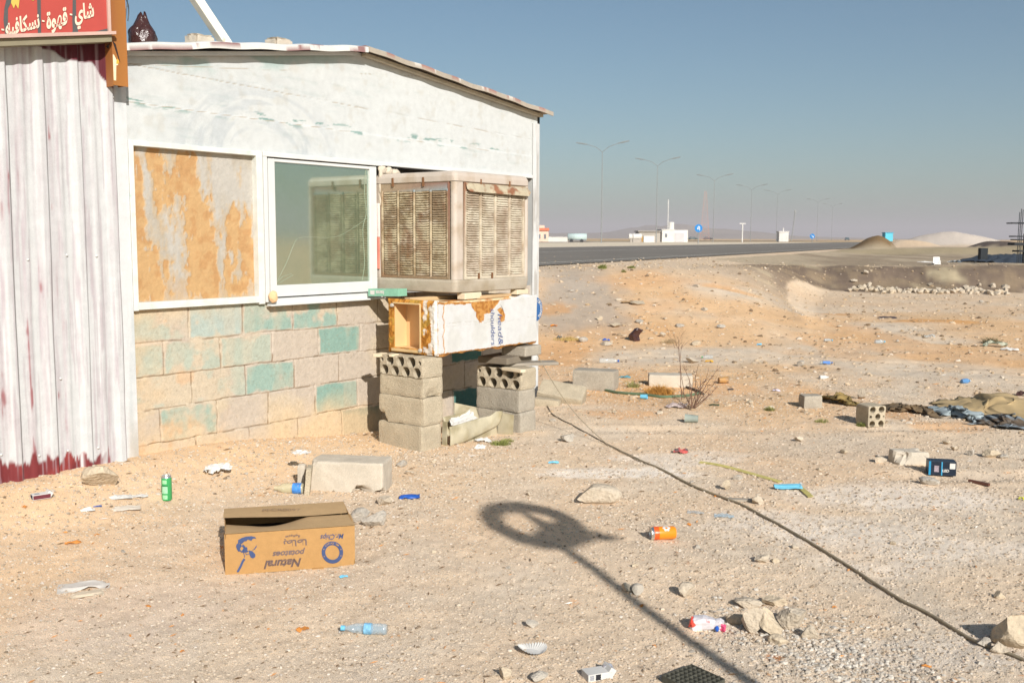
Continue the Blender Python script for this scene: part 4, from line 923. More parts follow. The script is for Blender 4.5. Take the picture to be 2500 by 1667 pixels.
# ================================================================== lettered cardboard box in the foreground
def obj_at(name, label, cat, px, py, group=None, rz=0., dz=0.):
    P = gpt(px, py); return thing(name, label, cat, drop(P, dz), rz, group), P
P0 = gpt(550, 1402); P1 = gpt(867, 1377); U_ = P1-P0; U_[2] = 0; BL = np.linalg.norm(U_); U_ /= BL; Vb = np.array([-U_[1], U_[0], 0])
BH, BD = .178, .40
bxt = thing('cardboard_box', 'brown cardboard box lying upside down with blue printing and one flap lifted', 'cardboard box', (P0[0], P0[1], float(zt(P0[0], P0[1]))-.004), math.atan2(U_[1], U_[0]))
CARDT = M('cardboard_top', (.47, .31, .155), rough=.95, var=.05, ns=30, bump=.08, bs=300, fine=.06)
BDd = BD
def bulge(P): return P
def bq(P): return [tuple(p) for p in P]
tk = .004
mk('front_panel', grid(np.linspace(0, BL, 24), np.linspace(0, BH, 8), lambda a, b: np.stack([a, -.003*np.sin(np.pi*a/BL)*np.sin(np.pi*b/BH), b], -1))[:2], CARD, bxt, smooth=True)
mk('side_panel', join([prism([(0, 0, 0), (0, BDd, 0), (-.012, BDd, BH*.99), (.003, 0, BH)], (tk, 0, 0)), prism([(BL-tk, 0, 0), (BL-tk, BDd, 0), (BL-tk-.012, BDd, BH), (BL-tk, 0, BH)], (tk, 0, 0)), prism([(0, BDd, 0), (BL, BDd, 0), (BL-.014, BDd, BH), (-.01, BDd, BH)], (0, -tk, 0))]), CARD, bxt)
# front flap (dips toward the back left), back flap (lifted)
def ffl(a, b):   # a along, b 0 front..1 seam
    sag = -(.034*np.sin(np.pi*np.clip(a/(BL*.66), 0, 1))**1.2+.012*ss(.12, 0, a))*b**1.5*(a < BL*.66)-.004*b
    return np.stack([a+.002, b*(BDd*.5+.004*np.sin(a*9)), BH+sag+.0015], -1)
mk('flap', grid(np.linspace(0.0, BL, 40), np.linspace(0, 1, 10), ffl)[:2], CARDT, bxt, smooth=True)
def bfl(a, b):   # b 0 at rear fold .. 1 at seam; lifted on the left
    lift = .012*ss(BL*.75, .0, a)*b
    return np.stack([a-.008+.008*(1-b)*0, BDd-b*(BDd*.5+.014*np.sin(a/BL*3.1)*b), BH+.004+lift+.006*np.sin(np.pi*b)*.4], -1)
mk('flap', grid(np.linspace(-.002, BL-.006, 40), np.linspace(0, 1, 10), bfl)[:2], CARDT, bxt, smooth=True)
mk('base_flap', join([box(.36, .41, -.012, .02, -.001, .003)]), CARD, bxt)
mk('inside_shade', box(.01, BL-.01, .01, BDd-.01, .004, BH-.075), M('painted_inside_shade', (.012, .008, .005), rough=1, var=0), bxt)  # black filler: the shade below the lifted flap, put in as colour
# print on front: pixel (zoomed) -> face coords
def F2(zx, zy):
    px = 540+zx*340/2352; py = 1200+zy*340/2352
    u = (px-551)/(867-551); yb = 1402+(1377-1402)*u; yt = 1303+(1282-1303)*u
    return u*BL, (yb-py)/(yb-yt)*BH
def fpoly(P, dn=.0045): return np.array([(F2(x, y)[0], -dn, F2(x, y)[1]) for x, y in P]), [tuple(range(len(P)))]
def ftext(txt, c, wpx, hpx, rot_=180, shear=0., offset=0., mat=INK, nm='lettering', slope=-.075):
    v, f = text_mesh(txt, 1., shear, offset); v[:, :2] -= (v[:, :2].min(0)+v[:, :2].max(0))/2; v[:, 0] /= v[:, 0].max()-v[:, 0].min(); v[:, 1] /= v[:, 1].max()-v[:, 1].min()
    cx, cz = F2(*c); w_ = wpx*340/2352/316*BL; h_ = hpx*340/2352/98*BH
    if rot_ == 180: v = -v
    P = np.stack([cx+v[:, 0]*w_, np.full(len(v), -.0045), cz+v[:, 1]*h_], 1); mk(nm, (P, f), mat, bxt)
ftext('Mr.Chips', (1870, 735), 400, 115, 180, .25, .01)
ftext('Natural', (1025, 1190), 630, 140, 180, .3, .035, INK2); ftext('Natural', (1025, 1190), 630, 140, 180, .3, -.002, M('print_inner', (.30, .17, .10), var=.1, bump=0)) 
ftext('potatoes', (1135, 1005), 550, 120, 180, .3, .03, INK2)
ftext('\uFE8E\uFEC3\uFE8E\uFEC4\uFE91', (1245, 835), 390, 135, 180, 0, .02, INK2); ftext('\uFE94\uFEF4\uFECC\uFEF4\uFE92\uFEC3', (1205, 740), 250, 62, 180, 0, .02, INK2)
def ringm(cx, cy, r0, r1, n=48, squash=1.):
    V = []; 
    for k in range(n):
        a = 2*math.pi*k/n; V += [(cx+r0*math.cos(a), cy+r0*math.sin(a)), (cx+r1*math.cos(a), cy+r1*math.sin(a))]
    return V, [(2*k, 2*k+1, (2*k+3) % (2*n), (2*k+2) % (2*n)) for k in range(n)]
v, f = ringm(1872, 1005, 122, 183); mk('round_emblem', (np.array([(F2(x, y)[0], -.0045, F2(x, y)[1]) for x, y in v]), f), INK, bxt)
E3 = []
for k in range(6):
    a_ = R([200, 225, 155, -20, 20, -48][k]); cx, cy = 1872+156*math.cos(a_), 1005+156*math.sin(a_)
    st = [(cx+(15 if j % 2 == 0 else 6)*math.cos(R(36*j)), cy+(15 if j % 2 == 0 else 6)*math.sin(R(36*j))) for j in range(10)]; mk('star', fpoly(st, .0055), CARD, bxt)
for k, ch in enumerate('Mr.Chips'):
    a_ = R(-90-34+68*k/7*1.0); a_ = R(-90+34-68*k/7); vv, ff = text_mesh(ch, 42, 0, 1.); vv = rot(vv, rz=-(a_+R(90))+R(180)+R(0)); cx, cz = F2(1872+156*math.cos(a_), 1005+156*math.sin(a_)); q = 340/2352/316*BL
    mk('lettering', (np.stack([cx+vv[:, 0]*q, np.full(len(vv), -.0058), cz+vv[:, 1]*q], 1), ff), CARD, bxt) if ch != ' ' else 0
# potato and peeler drawing
mk('potato_drawing', join([fpoly([(300, 800), (360, 765), (430, 742), (520, 735), (580, 750), (598, 778), (565, 770), (540, 780), (515, 812), (490, 800), (455, 790), (440, 815), (400, 822), (372, 850), (345, 868), (330, 850), (298, 850)]), fpoly([(298, 850), (345, 868), (360, 900), (335, 930), (330, 960), (350, 985), (300, 990), (275, 950), (264, 900), (275, 870)]), fpoly([(360, 900), (375, 870), (400, 890), (420, 920), (440, 915), (450, 950), (440, 965), (470, 985), (440, 1005), (400, 1010), (350, 1005), (330, 990), (350, 985), (370, 960), (385, 935)]), fpoly([(590, 900), (603, 880), (598, 920), (570, 955), (520, 975), (560, 945)])]), INK, bxt)
mk('peeler_drawing', join([fpoly([(395, 960), (385, 1010), (405, 1060), (403, 1090), (395, 1090), (393, 1060), (376, 1010), (388, 958)]), fpoly([(385, 1100), (412, 1125), (385, 1160), (350, 1240), (300, 1330), (275, 1338), (265, 1318), (320, 1220), (350, 1150)]), fpoly([(470, 970), (530, 985), (575, 1035), (575, 1080), (540, 1105), (500, 1090), (478, 1040)]), fpoly([(400, 1010), (440, 1035), (475, 1030), (470, 1040), (430, 1045)])]), INK, bxt)
v, f = text_mesh('PFCR0097', 1., 0, .012); v[:, 0] /= v[:, 0].max()-v[:, 0].min(); v[:, 1] /= v[:, 1].max()-v[:, 1].min()
Pt = np.stack([BL*.445+v[:, 0]*BL*.31, BDd*.72+v[:, 1]*.040, BH+.0165-.010*ss(-.3, .6, v[:, 0])], 1); mk('stamped_code', (Pt, f), INKL, bxt)
# ================================================================== cans, bottles, packs
def mpp(px, py): P = gpt(px, py); return P, math.hypot(P[1], HC)/FPX
def can(label, px, py, mat, rim, up=True, rz=0., r=.0265, h=.134, group=None):
    t, P = obj_at('drink_can', label, 'can', px, py, group, rz)
    prof = [(0, .006), (r*.8, .003), (r*.86, 0), (r, .008), (r, h-.012), (r*.90, h-.003), (r*.9, h), (r*.8, h-.001), (r*.78, h-.005), (0, h-.005)]
    bodyp = [(r, .008), (r, h-.012)]; T = (lambda vf: vf) if up else (lambda vf: (rot(vf[0], ry=R(90), t=(-h/2, 0, r)), vf[1]))
    mk('body', T(lathe([(r*.86, .0), (r, .008), (r, h-.012)], 32)), mat, t, smooth=True)
    mk('lid', T(lathe([(r, h-.012), (r*.90, h-.003), (r*.9, h), (r*.82, h), (r*.80, h-.004), (0, h-.004)], 32)), TIN, t, smooth=False)
    mk('bottom', T(lathe([(0, .008), (r*.7, .002), (r*.86, 0)], 32)), TIN, t, smooth=True)
    return t, T, r, h
t, T, r, h = can('slim green energy drink can standing upright near the corrugated wall', 408, 1220, GREENC, None)
def canband(T, r, a0, a1, z0, z1, mat, parent, nm, dr=.0004):
    V = []; n = 14
    for k in range(n):
        a = R(a0+(a1-a0)*k/(n-1)); V += [((r+dr)*math.cos(a), (r+dr)*math.sin(a), z0), ((r+dr)*math.cos(a), (r+dr)*math.sin(a), z1)]
    mk(nm, T((np.array(V), [(2*k, 2*k+2, 2*k+3, 2*k+1) for k in range(n-1)])), mat, parent, smooth=True)
canband(T, r, -130, -62, .040, .078, M('pale_label', S(150, 196, 160), rough=.4, var=.2, ns=150, bump=0), t, 'label_patch')
canband(T, r, -132, -60, .080, .083, M('dark_line', (.01, .03, .02), bump=0), t, 'label_line')
canband(T, r, -120, -70, .092, .112, LGREEN, t, 'label_print'); canband(T, r, -125, -66, .010, .032, LGREEN, t, 'label_print')
t, T, r, h = can('orange soda can lying on its side right of the round shadow', 1618, 1316, ORANGE, None, False, R(188), r=.031, h=.118)
fl = [lathe([(0, 0), (.006, 0)], 5) for _ in range(4)]
def onlying(vf, ax, an, r, h, dr=.0006):   # put flat decal on lying can; ax along, an angle
    v = vf[0]; a = R(an)+v[:, 1]/r; return np.stack([ax+v[:, 0], (r+dr)*np.cos(a), r+(r+dr)*np.sin(a)], 1), vf[1]
pet = []
for k in range(6): pet.append(poly2d([(.012*math.cos(R(60*k))+.007*math.cos(R(a)), .012*math.sin(R(60*k))+.007*math.sin(R(a))) for a in range(0, 360, 45)]))
v, f = join(pet); mk('flower_print', onlying((v, f), -.012, 62, r, h), PAPER, t)
mk('red_band', T(lathe([(r+.0004, h*.70), (r+.0004, h*.90)], 32)), M('red_orange', (.66, .10, .02), rough=.3), t, smooth=True)
def bottle(name, label, px, py, rz, L=.21, r=.032, mat=CLEARP, cap=BLUE, band=None, group=None, crush=0., seed=1, capat=True, bandr=(.35, .6)):
    t, P = obj_at(name, label, 'bottle', px, py, group, rz)
    prof = [(0, .004), (r*.8, 0), (r, .01)]+[(r*(1-.05*(k % 2)), .01+(L*.66-.01)*k/12) for k in range(1, 13)]+[(r*.8, L*.76), (r*.42, L*.88), (r*.40, L*.90), (r*.40, L)]
    v, f = lathe(prof, 24); 
    if crush: v[:, 1] *= 1-crush*ss(.1*L, .5*L, v[:, 2]); v[:, :2] *= (1+(fbm(v[:, 0]*40+seed, v[:, 1]*40, v[:, 2]*20, 3, seed)-.5)*.5*crush*2)[:, None]
    T = lambda vf: (rot(vf[0], ry=R(90), t=(-L/2, 0, r*(1-crush*.4)*.95)), vf[1])
    mk('body', T((v, f)), mat, t, smooth=True)
    if capat: mk('cap', T(lathe([(r*.44, L*.93), (r*.46, L*1.02), (0, L*1.02)], 20)), cap, t, smooth=False)
    if band: mk('label', T(lathe([(r*1.012, L*bandr[0]), (r*1.012, L*bandr[1])], 24)), band, t, smooth=True)
    return t, T, r
bottle('plastic_bottle', 'crushed clear water bottle with blue cap and blue label in the near gravel', 890, 1545, R(176), L=.165, r=.0205, mat=CLEARB, cap=LBLUE, band=M('water_label', S(120, 170, 200), rough=.4, var=.25, ns=80), crush=.25, bandr=(.34, .5))
t, T, r = bottle('plastic_bottle', 'small clear juice bottle with blue orange printed label beside the large block', 706, 1203, R(178), L=.165, r=.030, mat=M('juice_plastic', (.62, .56, .36), rough=.12, spec=.8, alpha=.5, var=.05), cap=PAPER, band=M('juice_label', S(70, 130, 200), rough=.4, var=.3, ns=60), crush=.1, capat=False, bandr=(.06, .36))
v, f = lathe([(0, 0), (.011, 0)], 14); mk('orange_print', onlying((v, f), .165*-.5+.03, -62, r*1.02, 0), ORANGE, t)
bottle('plastic_bottle', 'flattened clear bottle lying behind the grey blocks near the shed corner', 1487, 886, R(-6), L=.22, r=.03, crush=.3, seed=3)
bottle('plastic_bottle', 'clear bottle with a green cap far behind the bare bush', 1727, 876, R(170), L=.13, r=.024, cap=M('green_cap', (.01, .25, .06)), crush=.2, seed=4)
bottle('plastic_bottle', 'small bottle with blue label lying on the open ground right of the bush', 2017, 889, R(5), L=.14, r=.02, mat=CLEARB, band=M('faded_blue', S(90, 130, 190)), cap=BLUE, crush=.2, seed=5, bandr=(.2, .8))
bottle('plastic_bottle', 'white plastic bottle lying in the middle of the open ground', 2011, 926, R(15), L=.10, r=.022, mat=PAPER, cap=PAPER, seed=6)
bottle('plastic_bottle', 'light blue flattened bottle far out at the right', 2358, 935, R(20), L=.11, r=.024, mat=M('blue_bottle', S(90, 140, 190), rough=.3, alpha=.8), cap=PAPER, crush=.3, seed=7)
bottle('plastic_bottle', 'pale blue crumpled bottle on the far ground below the earth bank', 2148, 838, R(5), L=.14, r=.028, mat=CLEARB, cap=LBLUE, crush=.4, seed=8)
bottle('plastic_bottle', 'translucent bottle lying left of the dark cloth on the far ground', 2022, 834, R(5), L=.12, r=.024, mat=CLEARB, cap=LBLUE, crush=.4, seed=9)
def pack(label, px, py, rz, w_=.088, d_=.055, h=.024, open_=True, side=None, foil=False, tilt=0):
    t, P = obj_at('cigarette_pack', label, 'cigarette pack', px, py, None, rz)
    mk('box', tr(box(-w_/2, w_/2, -d_/2, d_/2, 0, h), rx=R(tilt)), PAPER, t, bevel=.0015)
    mk('printed_side', tr(box(-w_/2+.002, w_/2-.002, -d_/2-.0006, -d_/2+.001, .003, h-.003), rx=R(tilt)), side or BLUE, t)
    if open_: mk('lid', tr(box(0, .022, -d_/2, d_/2, -.001, h-.002), ry=R(-55), t=(w_/2, 0, h*.3)), PAPER, t, bevel=.0015)
    return t, w_, d_, h
t, w_, d_, h = pack('open white cigarette pack with dark side lying near the foot of the corrugated wall', 100, 1216, R(38), .085, .05, .026, side=M('dark_red_side', (.12, .025, .035)))
mk('printed_end', box(-w_/2-.0006, -w_/2+.001, -d_/2+.004, d_/2-.004, .003, h-.003), M('dark_blue_print', (.02, .025, .06)), t); mk('bar_code', box(-.03, -.008, -.018, .006, h, h+.0006), M('grey_code', (.25, .25, .27), var=.5, ns=400), t)
t, w_, d_, h = pack('torn white and blue cigarette pack lying open at the bottom edge', 1458, 1652, R(20), .088, .055, .024, side=PAPER)
mk('printed_patch', box(-.018, .0, -d_/2-.0012, -d_/2, .003, h-.002), M('black_patch', (.02, .02, .025)), t); mk('bar_code', box(-.038, -.024, -d_/2-.0012, -d_/2, .004, h-.003), M('grey_code2', (.3, .3, .32), var=.5, ns=500), t)
mk('blue_flap', tr(box(.036, .052, -.024, .024, 0, .002), ry=R(-38), t=(.006, 0, -.0)), BLUE, t); mk('foil', blobmesh((.045, .012, .026), .012, 4, .8, 2, (1.4, 1, .7)), M('silver_foil', (.6, .6, .63), rough=.3, metal=.6), t)
# ================================================================== stones, blocks and rubble
def stone(label, px, py, wpx, hpx, seed, mat=None, asp=.8, rz=None, cut=7, sub=3, group=None, name='stone', cat='stone', sink=.12, amp=.16, hide=None):
    P, m = mpp(px, py); w_ = wpx*m; h = hpx*m*1.05
    v, f = blobmesh((0, 0, 0), 1, seed, amp, sub, cut=cut); e = v.max(0)-v.min(0); v = (v-(v.max(0)+v.min(0))/2)/e*np.array([w_, w_*asp, h*(1+sink)]); v[:, 2] += h*(.5-sink/2)
    # the given pixel is the middle of the visible foot: move back by half the depth
    o = mk(name, (v, f), mat or STN[seed % 3]); q = P+np.array([P[0], P[1], 0])/math.hypot(P[0], P[1])*w_*asp*.4
    o.location = (q[0], q[1], float(zt(q[0], q[1]))); o.rotation_euler = (0, 0, math.atan2(-P[0], P[1])+(0 if rz is None else R(rz))); tag(o, label, cat, group); return o
STN = [M('pale_limestone', S(208, 192, 170), rough=.95, var=.12, ns=25, bump=1., bs=60, fine=.08, gain=.8, bdist=.012), M('beige_stone', S(206, 188, 162), rough=.95, var=.12, ns=25, bump=1., bs=60, fine=.08, gain=.8, bdist=.012), M('grey_stone', S(190, 180, 166), rough=.95, var=.12, ns=25, bump=1., bs=60, fine=.08, gain=.8, bdist=.012)]
def gblock(label, px, py, L, Wd, H, seed, rz, holes=None, chips=(), res=.02, mat=None, tilt=(0, 0), dz=-.01, mesh=None, name='concrete_block', chip=.008, cat='concrete block'):
    P = gpt(px, py); vf = mesh or block(L, Wd, H, seed, chip, holes, res=res, chips=chips); vf = tr(vf, rx=R(tilt[0]), ry=R(tilt[1])); o = mk(name, vf, mat or CM[seed % 3])
    o.location = drop(P, dz); o.rotation_euler = (0, 0, R(rz)); tag(o, label, cat); return o
# big broken block in the foreground centre
gblock('large rough concrete block with a broken lower corner behind the cardboard box', 858, 1190, .43, .2, .20, 12, -9, res=.012, chips=[(.10, -.1, .0, .075, .09), (.2, -.08, .0, .06, .06), (-.22, -.1, .2, .06, .02)], mat=CM[2], dz=-.03)
stone('white stone chip right at the foot of the large broken block', 940, 1236, 38, 20, 21, STN[0])
stone('pale rubble lump in front of the right end of the large block', 912, 1286, 62, 34, 22, STN[2], cut=9); stone('grey crumbling rubble lump right of the cardboard box', 880, 1275, 48, 30, 23, STN[2], cut=9)
gblock('upright concrete shard leaning on the left end of the large block', 750, 1204, .03, .12, .17, 24, 8, tilt=(0, 6), mat=CM[0], name='concrete_shard', cat='concrete piece')
gblock('thin pale concrete shard standing left of the large block', 737, 1186, .045, .05, .14, 25, -6, tilt=(0, 2), mat=CM[2], name='concrete_shard', cat='concrete piece')
o = mk('paper_scrap', crumple(12, 8, lambda a, b: np.stack([(a-.5)*.09, (b-.5)*.06, .02+0*a], -1), 31, .03), PAPER, smooth=False); P = gpt(737, 1164); o.location = drop(P, .13); tag(o, 'torn silver and black paper scrap on the shards left of the large block', 'paper')
stone('wide beige rock beside the foot of the corrugated wall', 245, 1200, 86, 52, 32, STN[1], .9, cut=8)
stone('smooth wedge shaped pale stone above the round shadow', 1462, 1232, 112, 44, 33, STN[0], .55, rz=10, cut=5)
stone('small white stone half in the thin pole shadow', 1534, 1449, 34, 20, 34, STN[0], cut=6); stone('grey stone in the thin pole shadow', 1556, 1453, 30, 22, 35, STN[2], cut=6)
stone('upright white rubble stone above the crushed carton', 1676, 1460, 42, 32, 36, STN[0], .7, cut=8)
stone('big grey brown rock at the right edge by the hose', 2490, 1588, 130, 76, 37, STN[1], .8, cut=8, sub=4)
stone('small grey rock at the foot of the big rock by the hose', 2402, 1580, 32, 20, 38, STN[2]); stone('pale rock touching the lower end of the hose', 2438, 1596, 40, 26, 39, STN[0])
# broken boulder cluster
for (x, y, w_, h_, sd, lab, asp) in [(1842, 1548, 62, 62, 41, 'upright broken rock at the left of the shattered boulder', .6), (1882, 1550, 58, 62, 42, 'split rock face with brown stain in the shattered boulder', .5), (1930, 1540, 70, 46, 43, 'flat pale slab at the right of the shattered boulder', .9), (1795, 1525, 44, 26, 44, 'small brown rock left of the shattered boulder', .8), (1826, 1486, 66, 22, 45, 'rock behind the shattered boulder on its left', .6), (1890, 1482, 60, 20, 46, 'rock behind the shattered boulder on its right', .6), (1975, 1562, 40, 30, 47, 'stone right of the shattered boulder', .8), (1900, 1576, 50, 22, 48, 'low stone in front of the shattered boulder', .8)]:
    stone(lab, x, y, w_, h_, sd, STN[0] if sd % 2 else STN[1], asp, rz=(sd*37) % 60-30, cut=9, group='rocks of the shattered boulder')
for (x, y, w_, h_, sd, lab) in [(1858, 1376, 36, 20, 51, 'grey stone above the shattered boulder'), (1892, 1374, 22, 10, 52, 'tiny flat stone beside the grey stone above the boulder'), (1298, 1534, 30, 16, 53, 'white flat stone above the paper cup case'), (1310, 1560, 14, 8, 54, 'pebble near the paper cup case'), (1232, 1660, 32, 26, 55, 'dark grey stone at the bottom edge left of the white one'), (1316, 1667, 46, 22, 56, 'pale stone cut by the bottom edge of the view'),
                               (1850, 1232, 30, 22, 57, 'white stone just right of the hose and flat wood'), (1772, 1196, 20, 22, 58, 'thin upright dark stone left of the hose'), (1800, 1172, 26, 12, 59, 'beige stone below the yellow strap'), (1290, 1210, 14, 10, 60, 'small stone left of the wedge shaped stone'), (2440, 1462, 26, 16, 61, 'dark stone right of the hose near the edge'), (2268, 1185, 50, 16, 62, 'flat white stone below the black carton'), (2148, 1130, 32, 14, 63, 'rounded pale stone left of the angular block at the right'),
                               (2420, 1118, 44, 18, 64, 'long pale stone right of the black carton'), (2370, 1112, 20, 14, 65, 'grey stone between the black carton and the long stone'), (1950, 1078, 22, 12, 66, 'small pale stone on the sandy ground above the blue mask'), (2060, 1108, 24, 10, 67, 'small grey stone pair on the sand left of the angular block'), (1385, 1080, 34, 18, 68, 'pale stone below the tilted block at the pier'), (1690, 888, 34, 14, 69, 'pale oval stone behind the bare bush'), (1462, 782, 18, 10, 70, 'white stone on the gravel slope above the black bag'), (1955, 895, 18, 14, 71, 'square stone beside the blue labelled bottle'), (2105, 975, 24, 26, 72, 'pale stone standing on the hollow block at the right')]:
    stone(lab, x, y, w_, h_, sd, None, .75, rz=(sd*41) % 70-35, cut=7)
gblock('solid grey block lying behind the green hose near the shed corner', 1454, 950, .40, .22, .19, 13, -19, mat=CM[1], dz=-.0); gblock('pale half buried block left of the bare bush', 1636, 940, .42, .2, .14, 14, -6, mat=CM[2], dz=-.03)
gblock('tilted pale block sunk in the sand beside the right pier', 1370, 978, .40, .22, .19, 15, -14, mat=CM[0], tilt=(26, 8), dz=-.055); gblock('brick sized rubble chunk at the foot of the right pier', 1335, 990, .22, .1, .07, 16, -14, mat=CM[0], tilt=(0, 5))
gblock('grooved grey half block in the middle of the open ground', 1978, 993, .16, .14, .115, 17, 4, mat=CM[1])
gblock('hollow block with round holes standing on its end at the right', 2124, 1035, .17, .15, .165, 18, 104, [(.34, [(.5, .024)]*2), (.32, [(.3, .011), (.5, .024), (.2, .006)]), (.34, [(.5, .024)]*2)], mat=CM[0])
gblock('angular pale block piece left of the black carton', 2218, 1130, .21, .14, .095, 19, 8, mat=CM[2], chips=[(-.10, -.07, .09, .08, .05), (.10, 0, .09, .06, .03)], dz=-.01)
for k, (x, y, w_, h_) in enumerate([(1560, 790, 22, 9), (1618, 824, 16, 12), (1502, 800, 30, 10), (1424, 836, 24, 12), (1480, 845, 34, 10), (1560, 745, 40, 8), (1660, 800, 22, 8), (1720, 760, 20, 8), (1700, 845, 26, 12), (1760, 802, 22, 9), (1510, 735, 16, 6), (2050, 800, 14, 6), (2190, 835, 12, 6), (2330, 1100, 20, 12), (2310, 1085, 20, 9), (2450, 1120, 22, 10), (1880, 1000, 22, 10), (1830, 985, 18, 8), (1395, 700, 14, 5), (1700, 700, 16, 5), (1760, 650, 12, 5), (2395, 740, 12, 7), (1610, 1012, 18, 8), (1500, 1010, 14, 6), (1350, 1030, 16, 7), (1560, 1100, 16, 7), (2000, 1150, 16, 6), (1690, 1180, 14, 6), (1450, 1130, 12, 5), (2180, 1330, 16, 8), (1700, 1340, 18, 9), (1940, 1340, 18, 9), (1550, 1385, 16, 8), (1240, 1390, 12, 6), (1120, 1480, 14, 7), (640, 1490, 12, 6), (300, 1350, 12, 6), (110, 1440, 14, 8), (1060, 1350, 12, 6), (980, 1140, 30, 14), (1000, 1160, 22, 10), (1060, 1130, 12, 6), (600, 1160, 12, 6), (450, 1130, 10, 5)]):
    stone('small pale stone lying loose on the sandy ground', x, y, w_, h_, 200+k, None, .8, rz=(k*53) % 90-45, cut=5, sub=2, group='small loose stones on the sand')
# row of limestone below the bank
rr_ = random.Random(3); n_ = 0
for k in range(112):
    t_ = k/111.; x = 2078+380*t_+rr_.uniform(-4, 4); y0_ = 702+14*t_; y = y0_+rr_.choice((-6, -1, 4, 8))*(1-.35*t_)+rr_.uniform(-2, 2)
    stone('pale limestone rock in the long row below the earth bank', x, y, rr_.uniform(9, 17), rr_.uniform(7, 11), 400+k, STN[rr_.choice((0, 0, 1))], 1., rz=rr_.uniform(-60, 60), cut=6, sub=1, group='limestone rocks in the row below the bank', name='limestone_rock')
# ================================================================== hoses and straps on the ground
def ground_path(pts, r, n=8, dz=0.):
    P = []
    for x, y in pts:
        q = gpt(x, y); P.append([q[0], q[1]])
    P = smooth(P, n); z = zt(P[:, 0], P[:, 1]); k = np.ones(5)/5; z = np.convolve(np.pad(z, 2, 'edge'), k, 'valid'); return np.column_stack([P, z+r+dz])
hp = [(1482, 1087), (1540, 1115), (1620, 1150), (1690, 1188), (1760, 1215), (1822, 1240), (1862, 1262), (1930, 1300), (2010, 1347), (2100, 1404), (2190, 1462), (2260, 1498), (2330, 1540), (2400, 1577), (2460, 1598), (2540, 1632), (2700, 1700)]
G = ground_path(hp, .0075, 6); A = sw(6.1, .72, .62); 
air = np.array([A*(1-t)+G[0]*t-np.array([0, 0, .10])*math.sin(math.pi*t)*(1-.2*t) for t in np.linspace(0, .97, 16)])
o = mk('garden_hose', tube(np.vstack([air, G]), np.concatenate([np.full(16, .0028), np.linspace(.0032, .0065, 12), np.full(len(G)-12, .0065)]), 8), HOSE, smooth=True); tag(o, 'long grey brown hose running from the shed corner across the yard', 'hose')
G2 = ground_path([(1312, 982), (1335, 992), (1346, 1010), (1368, 1024), (1400, 1040), (1440, 1062), (1480, 1084), (1520, 1104), (1560, 1122)], .004, 6)
o = mk('cable', tube(G2, .0042, 6), HOSED, smooth=True); tag(o, 'thin dark cable joining the long hose from the foot of the right pier', 'cable')
G3 = ground_path([(1408, 940), (1440, 944), (1480, 955), (1520, 962), (1570, 966), (1620, 972), (1670, 970), (1712, 962)], .012, 6)
o = mk('garden_hose', tube(G3, .013, 8), M('dark_green_hose', S(92, 110, 84), rough=.6, var=.15), smooth=True); tag(o, 'short dark green hose lying in front of the grey blocks by the shed', 'hose')
o = mk('pipe', tube(ground_path([(1676, 948), (1700, 955), (1716, 964)], .012, 5), .014, 8), M('dark_pipe', S(84, 74, 62)), smooth=True); tag(o, 'short dark pipe piece behind the bare bush', 'pipe')
def strap(name, label, cat, pts, wd, mat, dz=.004):
    P = ground_path(pts, 0, 6, dz); T = np.gradient(P, axis=0); nn = np.column_stack([-T[:, 1], T[:, 0], 0*T[:, 0]]); nn /= np.linalg.norm(nn, axis=1)[:, None]
    V = np.vstack([P-nn*wd/2, P+nn*wd/2+np.array([0, 0, .004])]); n = len(P); o = mk(name, (V, [(i, i+1, n+i+1, n+i) for i in range(n-1)]), mat); so2 = o.modifiers.new('s', 'SOLIDIFY'); so2.thickness = .0015; return tag(o, label, cat)
YST = M('yellow_strap', S(196, 182, 110), rough=.6, var=.15, ns=30)
strap('plastic_strap', 'long faded yellow strap lying across the pale sand behind the blue mask', 'strap', [(1708, 1129), (1740, 1133), (1790, 1145), (1850, 1162), (1905, 1178)], .035, YST)
strap('plastic_strap', 'end of yellow strap sticking out in front of the blue mask', 'strap', [(1950, 1190), (1965, 1203), (1980, 1216)], .03, YST, .008)
# ================================================================== soft litter
def litter(name, label, cat, px, py, wpx, hpx, mat, seed=1, amp=.25, nu=16, nv=10, rz=None, rise=.4, fr_=3., group=None, curl=0., smooth_=False):
    P, m = mpp(px, py); w_ = wpx*m; h = w_*.5
    def fn(a, b): return np.stack([(a-.5)*w_, (b-.5)*h*(1+.3*(fbm(a*3, 0*b, 0, 3, seed)-.5)*2), rise*hpx*m*(.3+fbm(a*fr_, b*fr_, 0, 4, seed)*.9)+curl*hpx*m*(np.abs(b-.5)*2)**2], -1)
    v, f = crumple(nu, nv, fn, seed, hpx*m*amp, fr_); 
    r_ = np.hypot(v[:, 0]/w_*2, v[:, 1]/h*2); v[:, 2] -= hpx*m*.3*ss(.7, 1.2, r_); v[:, 2] = np.maximum(v[:, 2], .001)
    v, f = v, f
    o = mk(name, (v, f), mat, smooth=smooth_); o.location = drop(P, .001); o.rotation_euler = (0, 0, math.atan2(-P[0], P[1])+R(rz or 0)); sd_ = o.modifiers.new('s', 'SOLIDIFY'); sd_.thickness = .0008; return tag(o, label, cat, group)
litter('paper_scrap', 'crumpled white paper standing near the foot of the block wall', 'paper', 532, 1158, 58, 36, PAPER, 61, .5, rz=10, rise=.9)
litter('paper_scrap', 'ragged white tissue scraps below the beige rock', 'paper', 290, 1214, 60, 14, PAPER, 62, .4)
litter('paper_scrap', 'flat white tissue left of the pale stone patch near the green can', 'paper', 335, 1212, 50, 10, PAPER, 63, .4); litter('paper_scrap', 'flat dirty white paper patch in the sand below the green can', 'paper', 300, 1242, 80, 12, M('dirty_paper', S(214, 202, 186), rough=.95), 64, .2)
